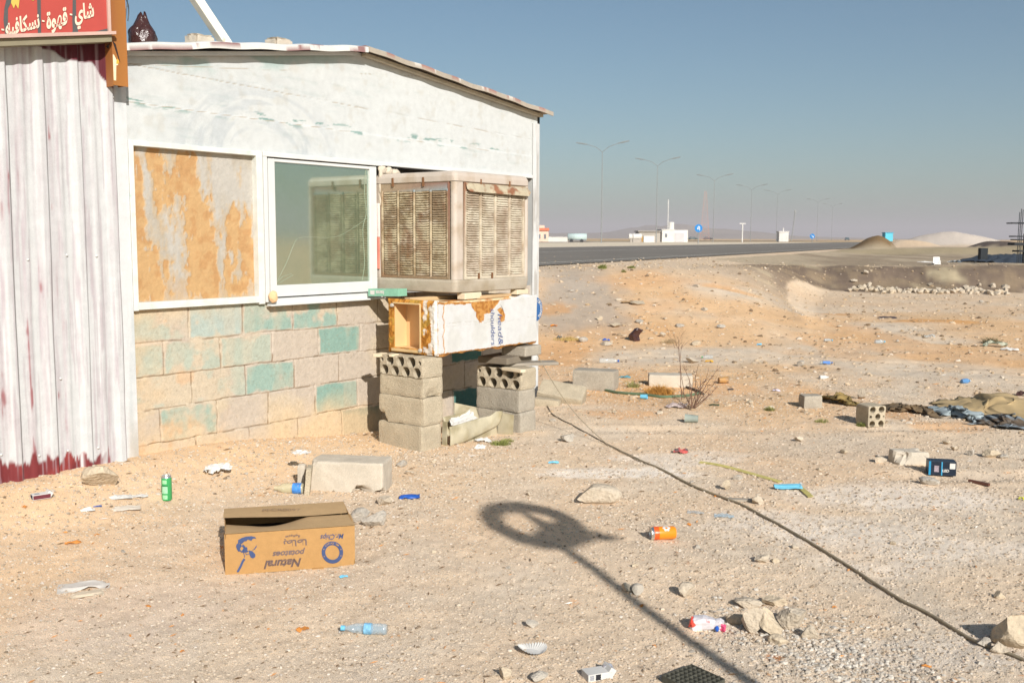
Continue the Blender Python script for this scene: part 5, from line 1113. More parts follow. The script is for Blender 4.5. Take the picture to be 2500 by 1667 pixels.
litter('paper_scrap', 'triangular pale paper beside the tiny blue scrap', 'paper', 214, 1246, 34, 18, PAPER, 65, .4); litter('wrapper', 'tiny blue wrapper scrap on the pale paper left of the green can', 'wrapper', 238, 1236, 20, 5, BLUE, 66, .3)
litter('packaging', 'torn flattened white carton piece with folded edge at the lower left', 'packaging', 205, 1432, 115, 34, M('white_carton', S(214, 206, 196), rough=.8, var=.06, gain=.85), 67, .10, rz=-4, rise=.22, fr_=1.5, curl=.1, nv=14)
litter('wrapper', 'small white flap of the torn carton piece at the lower left', 'wrapper', 212, 1450, 72, 12, M('cream_card', S(220, 202, 176), gain=.85), 68, .1, rz=8)
litter('wrapper', 'blue snack wrapper lying right of the large broken block', 'wrapper', 1000, 1217, 50, 17, BLUE, 69, .18, rz=2, rise=.7, fr_=2, smooth_=True)
litter('wrapper', 'small pale blue wrapper below the cardboard box', 'wrapper', 839, 1409, 20, 11, LBLUE, 70, .2, rz=20, rise=.6)
P, m = mpp(839, 1409)
t, P = obj_at('drink_carton', 'crushed red and white drink carton lying in the thin pole shadow', 'drink carton', 1727, 1535, None, R(-14))
m = math.hypot(P[1], HC)/FPX
vv, ff = block(78*m, .05, 30*m, 91, .03, res=.01, rnd=.006); mk('carton', (vv*np.array([1, 1, 1]), ff), M('carton_white', S(226, 220, 222), rough=.5, gain=.85, col2=S(220, 70, 60), c2s=14, c2t=(.58, .62)), t, smooth=False)
mk('red_end', blobmesh((-34*m, -.01, 17*m), 13*m, 92, .7, 2, (.9, 1.4, 1.1), cut=3), M('carton_red', S(222, 74, 58), rough=.45), t); mk('pink_end', blobmesh((34*m, -.008, 12*m), 11*m, 93, .7, 2, (.9, 1.5, 1), cut=3), M('carton_pink', S(222, 80, 120), rough=.45), t); mk('blue_patch', blobmesh((22*m, -.028, 10*m), 7*m, 94, .6, 2, (.8, .7, 1)), BLUE, t)
# paper cup case
t, P = obj_at('paper_cup_case', 'pleated white paper cup case lying on the near gravel', 'paper case', 1300, 1592, None, R(-28)); m = math.hypot(P[1], HC)/FPX
n_ = 60; V = [(0, 0, .003)]; 
for k in range(n_):
    a_ = 2*math.pi*k/n_; pl = 1+.035*(k % 2); V.append((.62*34*m*math.cos(a_), .62*.03*math.sin(a_), .004))
for k in range(n_):
    a_ = 2*math.pi*k/n_; pl = 1+.06*(k % 2); V.append((34*m*pl*math.cos(a_), .044*pl*math.sin(a_), .016+.006*math.sin(2*a_)+.006*(k % 2)))
Fc = [(0, 1+k, 1+(k+1) % n_) for k in range(n_)]+[(1+k, 1+n_+k, 1+n_+(k+1) % n_, 1+(k+1) % n_) for k in range(n_)]; mk('case', (np.array(V), Fc), PAPER, t)
# black grid tray
t, P = obj_at('plastic_grid', 'black plastic grid tray lying at the bottom edge', 'plastic grid', 1692, 1668, None, R(38)); GW = .14; gl = []
for k in range(8):
    u = -GW/2+GW*k/7; gl += [box(u-.0018, u+.0018, -GW/2, GW/2, 0, .022), box(-GW/2, GW/2, u-.0018, u+.0018, .0004, .0215)]
mk('cells', join(gl), M('dusty_black', (.075, .072, .055), rough=.8, var=.3, ns=40), t); mk('base_plate', box(-GW/2, GW/2, -GW/2, GW/2, -.002, .0003), BLACKP, t)
# blue mask
t, P = obj_at('face_mask', 'light blue face mask with white edge lying over the yellow strap', 'face mask', 1922, 1194, None, R(4)); m = math.hypot(P[1], HC)/FPX
v, f = crumple(20, 12, lambda a, b: np.stack([(a-.5)*66*m, (b-.5)*.07*(.45+.55*ss(0, .3, a)), .012+.016*np.sin(np.pi*b)+.004*np.sin(b*25)], -1), 97, .006, 3); mk('cloth', (v, f), M('mask_blue', S(120, 198, 226), rough=.6, var=.08, gain=.85), t, smooth=True)
mk('white_edge', crumple(6, 10, lambda a, b: np.stack([28*m+a*.022, (b-.5)*.05, .022+.012*a], -1), 98, .012, 3), PAPER, t)
# black electronics carton
t, P = obj_at('lamp_carton', 'dark blue black lamp carton with white sticker lying on the sand at the right', 'carton', 2296, 1156, None, R(-12)); m = math.hypot(P[1], HC)/FPX
NAVY = M('navy_carton', (.012, .02, .035), rough=.4, var=.2, ns=30); cw2, chh = 62*m, 34*m
mk('box', box(-cw2/2, cw2/2, -.05, .04, 0, chh), NAVY, t, bevel=.001); mk('blue_side', box(-cw2/2, -cw2/2+.012, -.0508, -.05, .001, chh), M('cyan_edge', (.02, .22, .4)), t)
mk('sticker', box(cw2*.26, cw2*.46, -.0512, -.0502, chh*.5, chh*.9), PAPER, t); mk('picture', box(-cw2*.30, -cw2*.13, -.0512, -.0502, chh*.25, chh*.7), M('grey_picture', (.3, .25, .28), var=.5, ns=90), t); mk('stripe', box(-.002-cw2*.03, cw2*.0, -.0512, -.0502, .001, chh*.98), M('blue_stripe', (.05, .3, .5)), t)
v, f = text_mesh('LED', .022, 0, .0008); mk('lettering', (np.stack([cw2*.12+v[:, 0], np.full(len(v), -.0512), chh*.35+v[:, 1]], 1), f), PAPER, t)
mk('open_flap', tr(box(-.02, 0, -.04, .03, 0, .001), ry=R(50), t=(-cw2/2, 0, chh)), NAVY, t)
# cups
def cup(label, px, py, rz, r, L, mat, inner, name='cup'):
    t, P = obj_at(name, label, 'cup', px, py, None, rz); T = lambda vf: (rot(vf[0], ry=R(90), t=(-L/2, 0, r)), vf[1])
    mk('wall', T(lathe([(0, 0), (r*.8, 0), (r, L), (r*1.06, L), (r*.95, L-.002), (r*.76, .006), (0, .006)], 24)), mat, t, smooth=False); return t
cup('grey green paper cup on its side below the bare bush', 1688, 1032, R(165), .034, .10, M('cup_grey', S(158, 166, 156), rough=.6, gain=.8), DARK); cup('dark cup with orange inside lying right of the bare bush', 1765, 936, R(10), .034, .09, M('cup_dark', S(90, 88, 92), rough=.6, col2=S(170, 130, 80), c2s=12), DARK); cup('small clear plastic cup near the green hose', 1572, 974, R(-20), .022, .06, LBLUE, DARK)
# tarps and cloth at the right
def cloth(name, label, cat, P4, mat, seed, amp, nu=40, nv=14, fr_=5., base=.01, hump=.05):
    Q = [gpt(*p) for p in P4]
    def fn(a, b):
        a_, b_ = a[..., None], b[..., None]; X = (Q[0]*(1-a_)+Q[1]*a_)*(1-b_)+(Q[3]*(1-a_)+Q[2]*a_)*b_
        X = X+0; X[..., 0] += (fbm(a*4, b*4, 0, 3, seed)-.5)*.3; X[..., 1] += (fbm(a*4, b*4, 0, 3, seed+1)-.5)*.35
        X[..., 2] = zt(X[..., 0], X[..., 1])+base+hump*np.sin(np.pi*a)*np.sin(np.pi*b)*2*fbm(a*2, b*2, 0, 2, seed+2)+amp*np.abs(fbm(a*fr_*2, b*fr_, 0, 4, seed+3)-.5)*2*ss(0, .15, a)*ss(1, .85, a)
        return X
    v, f, _, _ = grid(np.linspace(0, 1, nu), np.linspace(0, 1, nv), fn); c0 = v.mean(0); o = mk(name, (v-c0, f), mat, smooth=True); o.location = c0; so3 = o.modifiers.new('s', 'SOLIDIFY'); so3.thickness = .003; return tag(o, label, cat)
cloth('sheet', 'large dusty tan sheet half buried in the sand at the right edge', 'sheet', [(2290, 1008), (2560, 1040), (2560, 985), (2300, 975)], M('tan_sheet', S(176, 152, 112), rough=1, var=.15, ns=6), 501, .06, hump=.07)
cloth('cloth', 'twisted grey blue cloth strip lying in front of the tan sheet', 'cloth', [(2262, 1004), (2400, 1036), (2402, 1028), (2262, 994)], M('blue_grey_cloth', S(150, 160, 162), rough=.9, var=.2, ns=12), 503, .035, fr_=7)
cloth('cloth', 'dark rag with blue folds at the right edge of the view', 'cloth', [(2380, 1040), (2520, 1050), (2520, 1024), (2385, 1018)], M('dark_rag', S(86, 74, 62), rough=1, var=.4, ns=9, col2=S(130, 140, 146), c2s=8), 505, .045, fr_=6)
cloth('cloth', 'narrow dark rag strip right of the hollow block', 'cloth', [(2165, 1000), (2290, 1018), (2290, 1012), (2165, 992)], M('brown_rag', S(110, 92, 70), rough=1, var=.35, ns=12), 507, .05, fr_=8)
cloth('cloth', 'narrow brown rag strip left of the hollow block', 'cloth', [(2003, 978), (2092, 996), (2092, 990), (2003, 972)], M('olive_rag', S(128, 108, 66), rough=1, var=.35, ns=12), 509, .05, fr_=8)
# black bag, bags and odd scraps further out
bk = blobmesh((0, 0, 0), 1, 79, .6, 3, cut=6); v = bk[0]*np.array([.11, .08, .10]); v[:, 0] += .05*ss(0, .1, v[:, 2]); P = gpt(1548, 832); o = mk('plastic_bag', (v, bk[1]), BAG); o.location = drop(P, .07); tag(o, 'black crumpled plastic bag on the gravel slope behind the shed corner', 'plastic bag')
PURP = M('clear_bag', S(180, 164, 160), rough=.3, alpha=.75, var=.1)
for a in [('plastic_bag', 'crumpled clear plastic bag at the foot of the bare bush', 'plastic bag', 1652, 996, 50, 20, PURP, 601), ('wrapper', 'red and grey wrapper lying below the bare bush', 'wrapper', 1662, 1106, 34, 18, M('red_wrap', S(200, 90, 84), col2=S(90, 80, 80), c2s=20), 602), ('wrapper', 'orange scrap on the slope beside the shed corner', 'wrapper', 1352, 796, 16, 6, ORANGE, 603), ('wrapper', 'thin pale blue scrap lying below the right pier cable', 'wrapper', 1352, 1130, 26, 8, LBLUE, 604),
          ('wrapper', 'small dark and white lid on the slope beside the shed corner', 'wrapper', 1366, 826, 12, 10, M('lid_dark', S(70, 80, 84)), 605), ('wrapper', 'blue and white scrap left of the black bag', 'wrapper', 1480, 832, 18, 8, BLUE, 606), ('wrapper', 'teal scrap right of the grey block by the hose', 'wrapper', 1526, 922, 28, 8, M('teal_s', S(90, 140, 150)), 607), ('wrapper', 'yellow scrap near the green capped bottle', 'wrapper', 1731, 884, 20, 8, M('yellow_s', S(200, 150, 50)), 608), ('wrapper', 'light blue scrap far right of the black bag', 'wrapper', 1854, 843, 12, 8, LBLUE, 609),
          ('wrapper', 'white crumpled scrap right of the bottle heap', 'wrapper', 2466, 856, 40, 14, PAPER, 610), ('plastic_plate', 'round clear plastic plate far out on the open ground', 'plate', 2270, 826, 24, 16, CLEARP, 611), ('wrapper', 'white and green tangle of litter far out at the right', 'litter', 2430, 846, 54, 24, M('mixed_litter', S(170, 170, 150), col2=S(60, 80, 60), c2s=9), 612), ('cloth', 'dark cloth lying far out on the open ground', 'cloth', 2166, 778, 44, 9, M('dark_cloth', S(76, 66, 68)), 613), ('wrapper', 'dark brown scrap at the right edge above the tan sheet', 'wrapper', 2496, 966, 26, 16, M('dark_scrap', S(70, 48, 44)), 614),
          ('wrapper', 'clear film scrap right of the thin hose shadow', 'wrapper', 1768, 1262, 46, 12, CLEARB, 615), ('wrapper', 'thin clear film scrap left of the other film', 'wrapper', 1698, 1252, 40, 7, CLEARP, 616), ('wrapper', 'pale lilac scrap left of the orange strewn ground', 'wrapper', 1896, 955, 18, 8, M('lilac_s', S(206, 196, 210)), 617), ('cardboard_piece', 'flat brown cardboard piece on the slope behind the shed corner', 'cardboard', 1532, 740, 30, 7, M('brown_piece', S(150, 120, 84)), 618), ('wrapper', 'white rubbish scrap in front of the beige tray', 'wrapper', 1180, 1078, 38, 14, PAPER, 619), ('wrapper', 'pale rubble and paper lump by the weed in front of the tray', 'wrapper', 1172, 1096, 26, 18, PAPER, 620),
          ('wrapper', 'yellow green scrap cut by the right edge of the view', 'wrapper', 2494, 1220, 14, 12, M('lime_s', S(190, 190, 70)), 621), ('wrapper', 'dark green scrap right of the bare bush', 'wrapper', 1744, 990, 24, 7, M('dkgreen', S(74, 78, 56)), 622), ('wrapper', 'small dark wrapper right of the fallen dark cup', 'wrapper', 1784, 952, 14, 7, M('dk2', S(60, 60, 66)), 623)]:
    litter(a[0], a[1], a[2], a[3], a[4], a[5], a[6], a[7], a[8], .4, rise=.7)
LEAF = M('dry_orange_leaf', S(196, 128, 62), rough=.8, var=.25, ns=30)
for k, (x, y, w_, h_) in enumerate([(178, 1326, 36, 12), (738, 1538, 32, 13), (446, 1502, 11, 9), (362, 1480, 16, 6), (1700, 1460, 0, 0), (445, 1592, 10, 12), (1568, 1479, 16, 8), (1598, 1578, 14, 8), (1682, 1282, 14, 10), (2262, 1627, 22, 8), (2036, 1482, 12, 6), (1746, 1212, 10, 8), (60, 1238, 14, 8), (160, 1300, 8, 6), (236, 1306, 10, 6), (655, 1536, 8, 6), (318, 1552, 10, 6), (1628, 1312, 0, 0)]):
    if w_: litter('dry_leaf', 'dry orange leaf scrap lying on the gravel', 'leaf', x, y, w_, h_, LEAF, 700+k, .4, 8, 6, group='dry orange leaf scraps on the gravel', rise=.6, rz=k*40)
o = mk('wood_piece', tr(box(-.06, .06, -.012, .012, 0, .015), ry=0), M('dark_stick', S(96, 62, 50), rough=.9)); P = gpt(2390, 1181); o.location = drop(P); o.rotation_euler = (0, 0, R(-52)); tag(o, 'dark red brown stick lying right of the black carton', 'stick')
o = mk('wood_piece', tr(box(-.09, .09, -.02, .02, 0, .01)), WOODG); P = gpt(1818, 1222); o.location = drop(P); o.rotation_euler = (0, 0, R(-8)); tag(o, 'flat grey wood splinter lying against the hose', 'wood piece')
# ---- beige tray between the piers
tr_, TO = shed_thing('plastic_tray', 'dirty beige plastic tray bracket standing between the two piers', 'plastic tray', 5.45, .55, 0)
TRM = M('dusty_tray', S(194, 184, 158), rough=.6, var=.15, ns=10, bump=.1, gain=.85, col2=S(172, 160, 128), c2s=6)
def TW(x, y, d): s, z = WL(x, y, d); return (s, -d, z)
def TS(x, y, s_):
    lo, hi = 0., 1.6
    for _ in range(40):
        mid_ = (lo+hi)/2
        if WL(x, y, mid_)[0] > s_: lo = mid_
        else: hi = mid_
    return TW(x, y, lo)
def quad(P, n=(0, 0, .0), th=.006):
    P = np.array(P, float); nn = np.cross(P[1]-P[0], P[-1]-P[0]); nn /= np.linalg.norm(nn); return prism(P, nn*th)
mk('back_plate', quad([TW(1109, 1010, .40), TW(1110, 983, .40), TW(1208, 1003, .50), TW(1213, 1040, .50)]), TRM, tr_, off=TO)
mk('end_plate', quad([TS(1214, 1062, 5.66), TS(1216, 1005, 5.66), TS(1254, 1013, 5.67), TS(1250, 1074, 5.67)]), TRM, tr_, off=TO)
mk('near_plate', quad([TS(1080, 1028, 5.085), TS(1091, 1030, 5.085), TS(1090, 1092, 5.085), TS(1079, 1090, 5.085)]), TRM, tr_, off=TO)
def frontfn(a, b):
    top = np.array([TS(1096, 1042, 5.10), TS(1130, 1032, 5.23), TS(1170, 1020, 5.42), TS(1195, 1015, 5.53), TS(1210, 1004, 5.60), TS(1226, 1003, 5.67)]); bot = np.array([TS(1097, 1090, 5.10), TS(1130, 1080, 5.23), TS(1160, 1066, 5.38), TS(1188, 1052, 5.50), TS(1208, 1042, 5.59), TS(1216, 1034, 5.64)])
    t = a*5; i = np.clip(t.astype(int), 0, 4); f = (t-i)[..., None]; T = top[i]*(1-f)+top[i+1]*f; B = bot[i]*(1-f)+bot[i+1]*f; X = T*(1-b[..., None])+B*b[..., None]; X[..., 1] -= .008*np.sin(np.pi*b*.9); return X
fp = mk('curved_front', grid(np.linspace(0, 1, 26), np.linspace(0, 1, 10), frontfn)[:2], TRM, tr_, off=TO, smooth=True); fp.modifiers.new('s', 'SOLIDIFY').thickness = .006
def backfn(a, b):
    top = np.array([TW(1080, 1018, .5), TW(1110, 1012, .5), TW(1130, 1006, .5), TW(1148, 996, .5), TW(1162, 994, .48)]); bot = top+np.array([0, -.05, -.14]); t = a*4; i = np.clip(t.astype(int), 0, 3); f = (t-i)[..., None]; return (top[i]*(1-f)+top[i+1]*f)*(1-b[..., None])+(bot[i]*(1-f)+bot[i+1]*f)*b[..., None]
bp_ = mk('curved_back', grid(np.linspace(0, 1, 20), np.linspace(0, 1, 6), backfn)[:2], TRM, tr_, off=TO, smooth=True); bp_.modifiers.new('s', 'SOLIDIFY').thickness = .006
mk('lower_front', quad([TS(1120, 1082, 5.20), TS(1212, 1036, 5.60), TS(1214, 1064, 5.64), TS(1140, 1080, 5.30)]), TRM, tr_, off=TO)
mk('floor_plate', quad([TS(1096, 1090, 5.10), TS(1250, 1074, 5.67), TS(1214, 1062, 5.66), TS(1110, 1070, 5.2)], th=.004), TRM, tr_, off=TO)
o = mk('paper_scrap', crumple(14, 10, lambda a, b: np.stack([(a-.5)*.22, (b-.5)*.09, .05*a], -1), 88, .03), PAPER); o.location = tuple(sw(5.42, .60, .10)); o.rotation_euler = (R(30), 0, ANG); tag(o, 'crumpled white paper lying in the beige tray between the piers', 'paper')
# ================================================================== plants
def twig(P0, P1, r0, r1, bend, seed, n=8):
    rs = np.random.RandomState(seed); P0, P1 = np.array(P0), np.array(P1); t = np.linspace(0, 1, n)[:, None]; off_ = rs.normal(size=3)*bend; return P0*(1-t)+P1*t+np.sin(np.pi*t)*off_+np.cumsum(rs.normal(size=(n, 3))*bend*.12, 0), np.linspace(r0, r1, n)
def bush(label, px, py, tips, r0, seed, mat, depth_=.0):
    P = gpt(px, py); m = math.hypot(P[1], HC)/FPX; rs = np.random.RandomState(seed); L_ = []
    for (x, y) in tips:
        D_ = P[1]+rs.uniform(-.12, .12); T = np.array([P[0]+(x-px)*m, D_, P[2]+(py-y)*m]); B = P+np.array([rs.uniform(-.03, .03), rs.uniform(-.03, .03), -.01])
        pts, rr2 = twig(B, T, r0, r0*.3, .025, rs.randint(1e6), 10); L_.append(tube(pts, rr2, 5))
        for k in range(7):
            i = rs.randint(3, 9); q = pts[i]; dv = T-B; l = np.linalg.norm(dv)*rs.uniform(.12, .3); dirn = dv/np.linalg.norm(dv)+rs.normal(size=3)*.6; e = q+dirn/np.linalg.norm(dirn)*l; p2, r2 = twig(q, e, r0*.35, r0*.12, .01, rs.randint(1e6), 5); L_.append(tube(p2, r2, 4))
    v, f = join(L_); z = drop(P); o = mk('dry_bush', (v-np.array(z), f), mat); o.location = z; return tag(o, label, 'dry bush')
bush('bare brown bush of thin twigs in the open ground right of the shed', 1690, 1000, [(1705, 890), (1722, 893), (1757, 895), (1735, 920), (1655, 940), (1660, 900), (1680, 920), (1750, 940), (1715, 930), (1640, 960), (1745, 925), (1696, 935), (1725, 960)], .0045, 5, TWIG)
bush('single tall bare twig forking at the top left of the bare bush', 1664, 975, [(1655, 825), (1654, 838)], .004, 8, TWIG)
bush('forked tip of dead twigs behind the bare bush', 1655, 850, [(1628, 800), (1668, 802), (1645, 812), (1660, 822)], .003, 11, TWIG)
def tuft(name, label, cat, px, py, wpx, hpx, n, mat, seed, group=None, wid=.003):
    P = gpt(px, py); m = math.hypot(P[1], HC)/FPX; rs = np.random.RandomState(seed); V = []; Fc = []
    for k in range(n):
        a = rs.uniform(0, 2*math.pi); r = rs.uniform(0, .5)**.7*wpx*m*.8; x, y = r*math.cos(a), r*math.sin(a)*.8; h = hpx*m*rs.uniform(.3, 1.)*(1-r/(wpx*m)); lean = rs.normal(size=2)*h*.6; w2 = rs.uniform(.5, 1.2)*wid; pa = rs.uniform(0, 3.1)
        i = len(V); dx, dy = math.cos(pa)*w2, math.sin(pa)*w2; V += [(x-dx, y-dy, 0), (x+dx, y+dy, 0), (x+lean[0]*.5+dx*.7, y+lean[1]*.5+dy*.7, h*.6), (x+lean[0]*.5-dx*.7, y+lean[1]*.5-dy*.7, h*.6), (x+lean[0], y+lean[1], h)]; Fc += [(i, i+1, i+2, i+3), (i+3, i+2, i+4)]
    o = mk(name, (np.array(V), Fc), mat); o.location = drop(P); return tag(o, label, cat, group)
GRN = M('weed_green', S(120, 124, 66), rough=.9, var=.3, ns=20); GRN2 = M('weed_grey_green', S(140, 138, 84), rough=.9, var=.3, ns=20); DRY = M('dry_grass', S(186, 138, 70), rough=.95, var=.3, ns=20)
tuft('weed', 'small green weed growing in front of the beige tray', 'weed', 1222, 1086, 52, 18, 260, GRN, 1); tuft('weed', 'second green weed beside the right end plate of the tray', 'weed', 1240, 1078, 30, 14, 120, GRN2, 2)
tuft('dry_shrub', 'low orange dried shrub left of the bare bush', 'dry shrub', 1610, 962, 70, 34, 700, DRY, 3); tuft('weed', 'thin green weed by the grey block and the hose', 'weed', 1546, 945, 30, 26, 120, GRN2, 4); tuft('weed', 'green weed beneath the dark green hose end', 'weed', 1412, 952, 36, 16, 160, GRN, 5)
tuft('weed', 'green weed at the foot of the hollow block', 'weed', 2103, 1040, 26, 16, 160, GRN, 6); tuft('weed', 'pale green weed left of the hollow block', 'weed', 2006, 1030, 36, 14, 120, GRN2, 7); tuft('dry_shrub', 'dry yellow weed right of the bare bush', 'dry shrub', 1880, 1002, 26, 16, 130, GRN2, 8); tuft('dry_shrub', 'greyish dry plant behind the forked twig', 'dry shrub', 1635, 838, 44, 20, 200, M('grey_dry', S(176, 152, 116)), 9)
tuft('weed', 'round green desert shrub on the bank beside the road', 'shrub', 1470, 657, 18, 16, 260, GRN, 10, wid=.012); tuft('weed', 'second flatter green shrub on the roadside bank', 'shrub', 1542, 655, 18, 9, 180, GRN, 11, wid=.012); tuft('weed', 'small dry shrub between the two green roadside shrubs', 'shrub', 1523, 663, 10, 9, 100, GRN2, 12, wid=.012)
tuft('weed', 'low dry weeds on the slope beside the shed corner', 'weed', 1390, 830, 90, 12, 500, M('yellow_weed', S(184, 158, 96)), 13); tuft('dry_shrub', 'dark plant tangle far out at the right', 'shrub', 2420, 838, 46, 22, 300, M('dk_plant', S(92, 88, 60)), 14)
# ================================================================== pebbles and grit
def gravel(name, n, seed, region, size, cols, sub=0, sizepow=2.5):
    rs = np.random.RandomState(seed); ph = (1+5**.5)/2
    B = np.array([(-1, ph, 0), (1, ph, 0), (-1, -ph, 0), (1, -ph, 0), (0, -1, ph), (0, 1, ph), (0, -1, -ph), (0, 1, -ph), (ph, 0, -1), (ph, 0, 1), (-ph, 0, -1), (-ph, 0, 1)])/1.9
    T = np.array([(0, 11, 5), (0, 5, 1), (0, 1, 7), (0, 7, 10), (0, 10, 11), (1, 5, 9), (5, 11, 4), (11, 10, 2), (10, 7, 6), (7, 1, 8), (3, 9, 4), (3, 4, 2), (3, 2, 6), (3, 6, 8), (3, 8, 9), (4, 9, 5), (2, 4, 11), (6, 2, 10), (8, 6, 7), (9, 8, 1)])
    X, Y = region(rs, n); s_ = X*WV[0]+Y*WV[1]; d_ = X*NV[0]+Y*NV[1]+DW; ok = ~((d_ < .03) & (s_ < 7.2)); X, Y = X[ok], Y[ok]; n = len(X)
    u = rs.uniform(0, 1, n); r = size[0]+(size[1]-size[0])*u**sizepow; r *= np.clip(np.hypot(X, Y)/5.5, .75, 1. if name == 'gravel' else 3)
    V = B[None]*(1+rs.uniform(-.28, .28, (n, 12, 1))); V = V*np.stack([r*rs.uniform(.7, 1.3, n), r*rs.uniform(.7, 1.3, n), r*rs.uniform(.45, .8, n)], 1)[:, None]
    a = rs.uniform(0, 6.28, n); c, q = np.cos(a)[:, None], np.sin(a)[:, None]; x = V[..., 0]*c-V[..., 1]*q; y = V[..., 0]*q+V[..., 1]*c
    Z = zt(X, Y)+r*.15; V = np.stack([x+X[:, None], y+Y[:, None], V[..., 2]+Z[:, None]], -1).reshape(-1, 3)
    Fc = (T[None]+12*np.arange(n)[:, None, None]).reshape(-1, 3); ci = rs.choice(len(cols), n, p=[c_[1] for c_ in cols]); C = np.array([c_[0] for c_ in cols])[ci]*rs.uniform(.80, 1.04, (n, 1)); C = np.repeat(C, 12, 0)
    o = mk(name, (V, Fc), ATTGR, col=np.clip(C, 0, .9)); return tag(o, kind='stuff')
ATTGR = M('gravel_surface', attr=True, rough=1, var=.0, bump=0, spec=.05, gain=.78)
def fan(r0, r1, p=1.): 
    def f(rs, n):
        u = rs.uniform(0, 1, n); r = r0*(r1/r0)**u; a = np.radians(rs.uniform(-30, 30, n)); return r*np.sin(a), r*np.cos(a)
    return f
GC_ = [(S(220, 202, 180), .50), (S(208, 190, 168), .28), (S(192, 172, 148), .12), (S(230, 216, 200), .05), (S(158, 138, 116), .04), (S(210, 170, 134), .01)]
o = gravel('gravel', 160000, 1, fan(2.7, 11), (.0022, .0095), GC_, sizepow=3.6); tag(o, 'fine pale gravel strewn over the whole yard', 'gravel')
def clump(pts, spread):
    Q = [gpt(*p) for p in pts]
    def f(rs, n):
        i = rs.randint(0, len(Q), n); P = np.array(Q)[i]; return P[:, 0]+rs.normal(size=n)*spread, P[:, 1]+rs.normal(size=n)*spread*1.3
    return f
o = gravel('rubble', 2600, 2, clump([(1830, 1530), (1900, 1550), (1960, 1580), (2020, 1590), (2060, 1600), (2100, 1620), (2160, 1640), (1880, 1500), (2000, 1640), (2080, 1660), (2200, 1650)], .13), (.003, .015), [(S(224, 214, 200), .6), (S(206, 194, 178), .3), (S(168, 156, 140), .1)], sizepow=2.5); tag(o, 'crushed pale rubble around the shattered boulder', 'rubble')
o = gravel('rubble', 2600, 3, clump([(560, 1340), (900, 1240), (950, 1270), (1100, 1180), (600, 1130), (700, 1110), (1600, 1290), (1760, 1270), (1690, 1440), (1850, 1390), (250, 1200), (1000, 1100), (1150, 1110)], .22), (.004, .013), GC_, sizepow=3); tag(o, 'scattered coarse stone chips near the boxes and blocks', 'rubble')
o = gravel('stone_chips', 6500, 4, lambda rs, n: (lambda r, a: (r*np.sin(a), r*np.cos(a)))(8*(4.2**rs.uniform(0, 1, n)), np.radians(rs.uniform(-4, 30, n))), (.004, .016), [(S(212, 190, 162), .55), (S(196, 170, 138), .27), (S(224, 208, 188), .08), (S(140, 118, 94), .10)], sizepow=5); tag(o, 'stone chips scattered over the open ground behind', 'stone chips')
def flecks(n, seed, r0, r1, mat, lab):
    rs = np.random.RandomState(seed); X, Y = fan(r0, r1)(rs, n); s_ = X*WV[0]+Y*WV[1]; d_ = X*NV[0]+Y*NV[1]+DW; ok = ~((d_ < .03) & (s_ < 7.2)); X, Y = X[ok], Y[ok]; n = len(X)
    L = rs.uniform(.006, .03, n)*np.clip(Y/6, .6, 2.5); a = rs.uniform(0, 3.14, n); w_ = L*rs.uniform(.06, .22, n); Z = zt(X, Y)+.004; dx, dy = np.cos(a)*L, np.sin(a)*L; ex, ey = -np.sin(a)*w_, np.cos(a)*w_; h = rs.uniform(0, .4, n)*L*.5
    V = np.stack([np.stack([X-dx, Y-dy, Z], -1), np.stack([X+ex, Y+ey, Z+h*.5+.002], -1), np.stack([X+dx, Y+dy, Z+h], -1), np.stack([X-ex, Y-ey, Z], -1)], 1).reshape(-1, 3)
    o = mk('straw_flecks', (V, np.arange(4*n).reshape(-1, 4)), mat); return tag(o, lab, 'straw', kind='stuff')
flecks(1700, 5, 2.8, 20, M('dark_straw', S(112, 86, 60), rough=1, var=.3, ns=5), 'dark straw and bark flecks over the ground'); flecks(500, 6, 2.8, 14, M('orange_straw', S(200, 140, 84), rough=1, var=.3, ns=5), 'orange dry plant flecks over the ground'); flecks(130, 7, 2.8, 16, M('white_scraps', S(226, 220, 212), rough=1, var=.1, ns=5), 'tiny white paper flecks over the ground')
# ================================================================== round road sign behind the camera, seen only by its shadow
base = np.array([-.354, .935])*(-.39)+np.array([.935, .354])*1.815; zc = 2.6
rs_ = thing('round_sign', 'round openwork road sign on a post, seen only by its shadow on the gravel', 'road sign', (base[0], base[1], 0), math.atan2(.354, .935))
mk('post', tube([(0, 0, -.1), (.0, 0, 1.0), (-.01, 0, 2.40)], .026, 12), STEEL, rs_)
def rp(P): return prism([(x, 0, z) for x, z in P], (0, .012, 0))
v, f = ringm(0, 0, .128, .236, 48); v = np.array(v); n = len(v); V = np.vstack([np.column_stack([v[:, 0], 0*v[:, 0], zc+v[:, 1]]), np.column_stack([v[:, 0], 0*v[:, 0]+.012, zc+v[:, 1]])]); mk('ring', (V, f+[tuple(i+n for i in q) for q in f]), STEEL, rs_)
mk('inner_plate', rp([(-.07, zc-.17), (.16, zc-.17), (.17, zc-.00), (.075, zc-.01), (.055, zc+.08), (.075, zc+.14), (.015, zc+.14), (.012, zc+.05), (.0, zc-.05), (-.07, zc-.08)]), STEEL, rs_)
mk('bracket', join([rp([(.19, zc-.19), (.20, zc-.13), (.26, zc-.11), (.25, zc-.15), (.32, zc-.19), (.24, zc-.215)]), tube([(.10, .006, zc-.20), (.15, .006, zc-.19), (.21, .006, zc-.165)], .014, 6)]), STEEL, rs_)
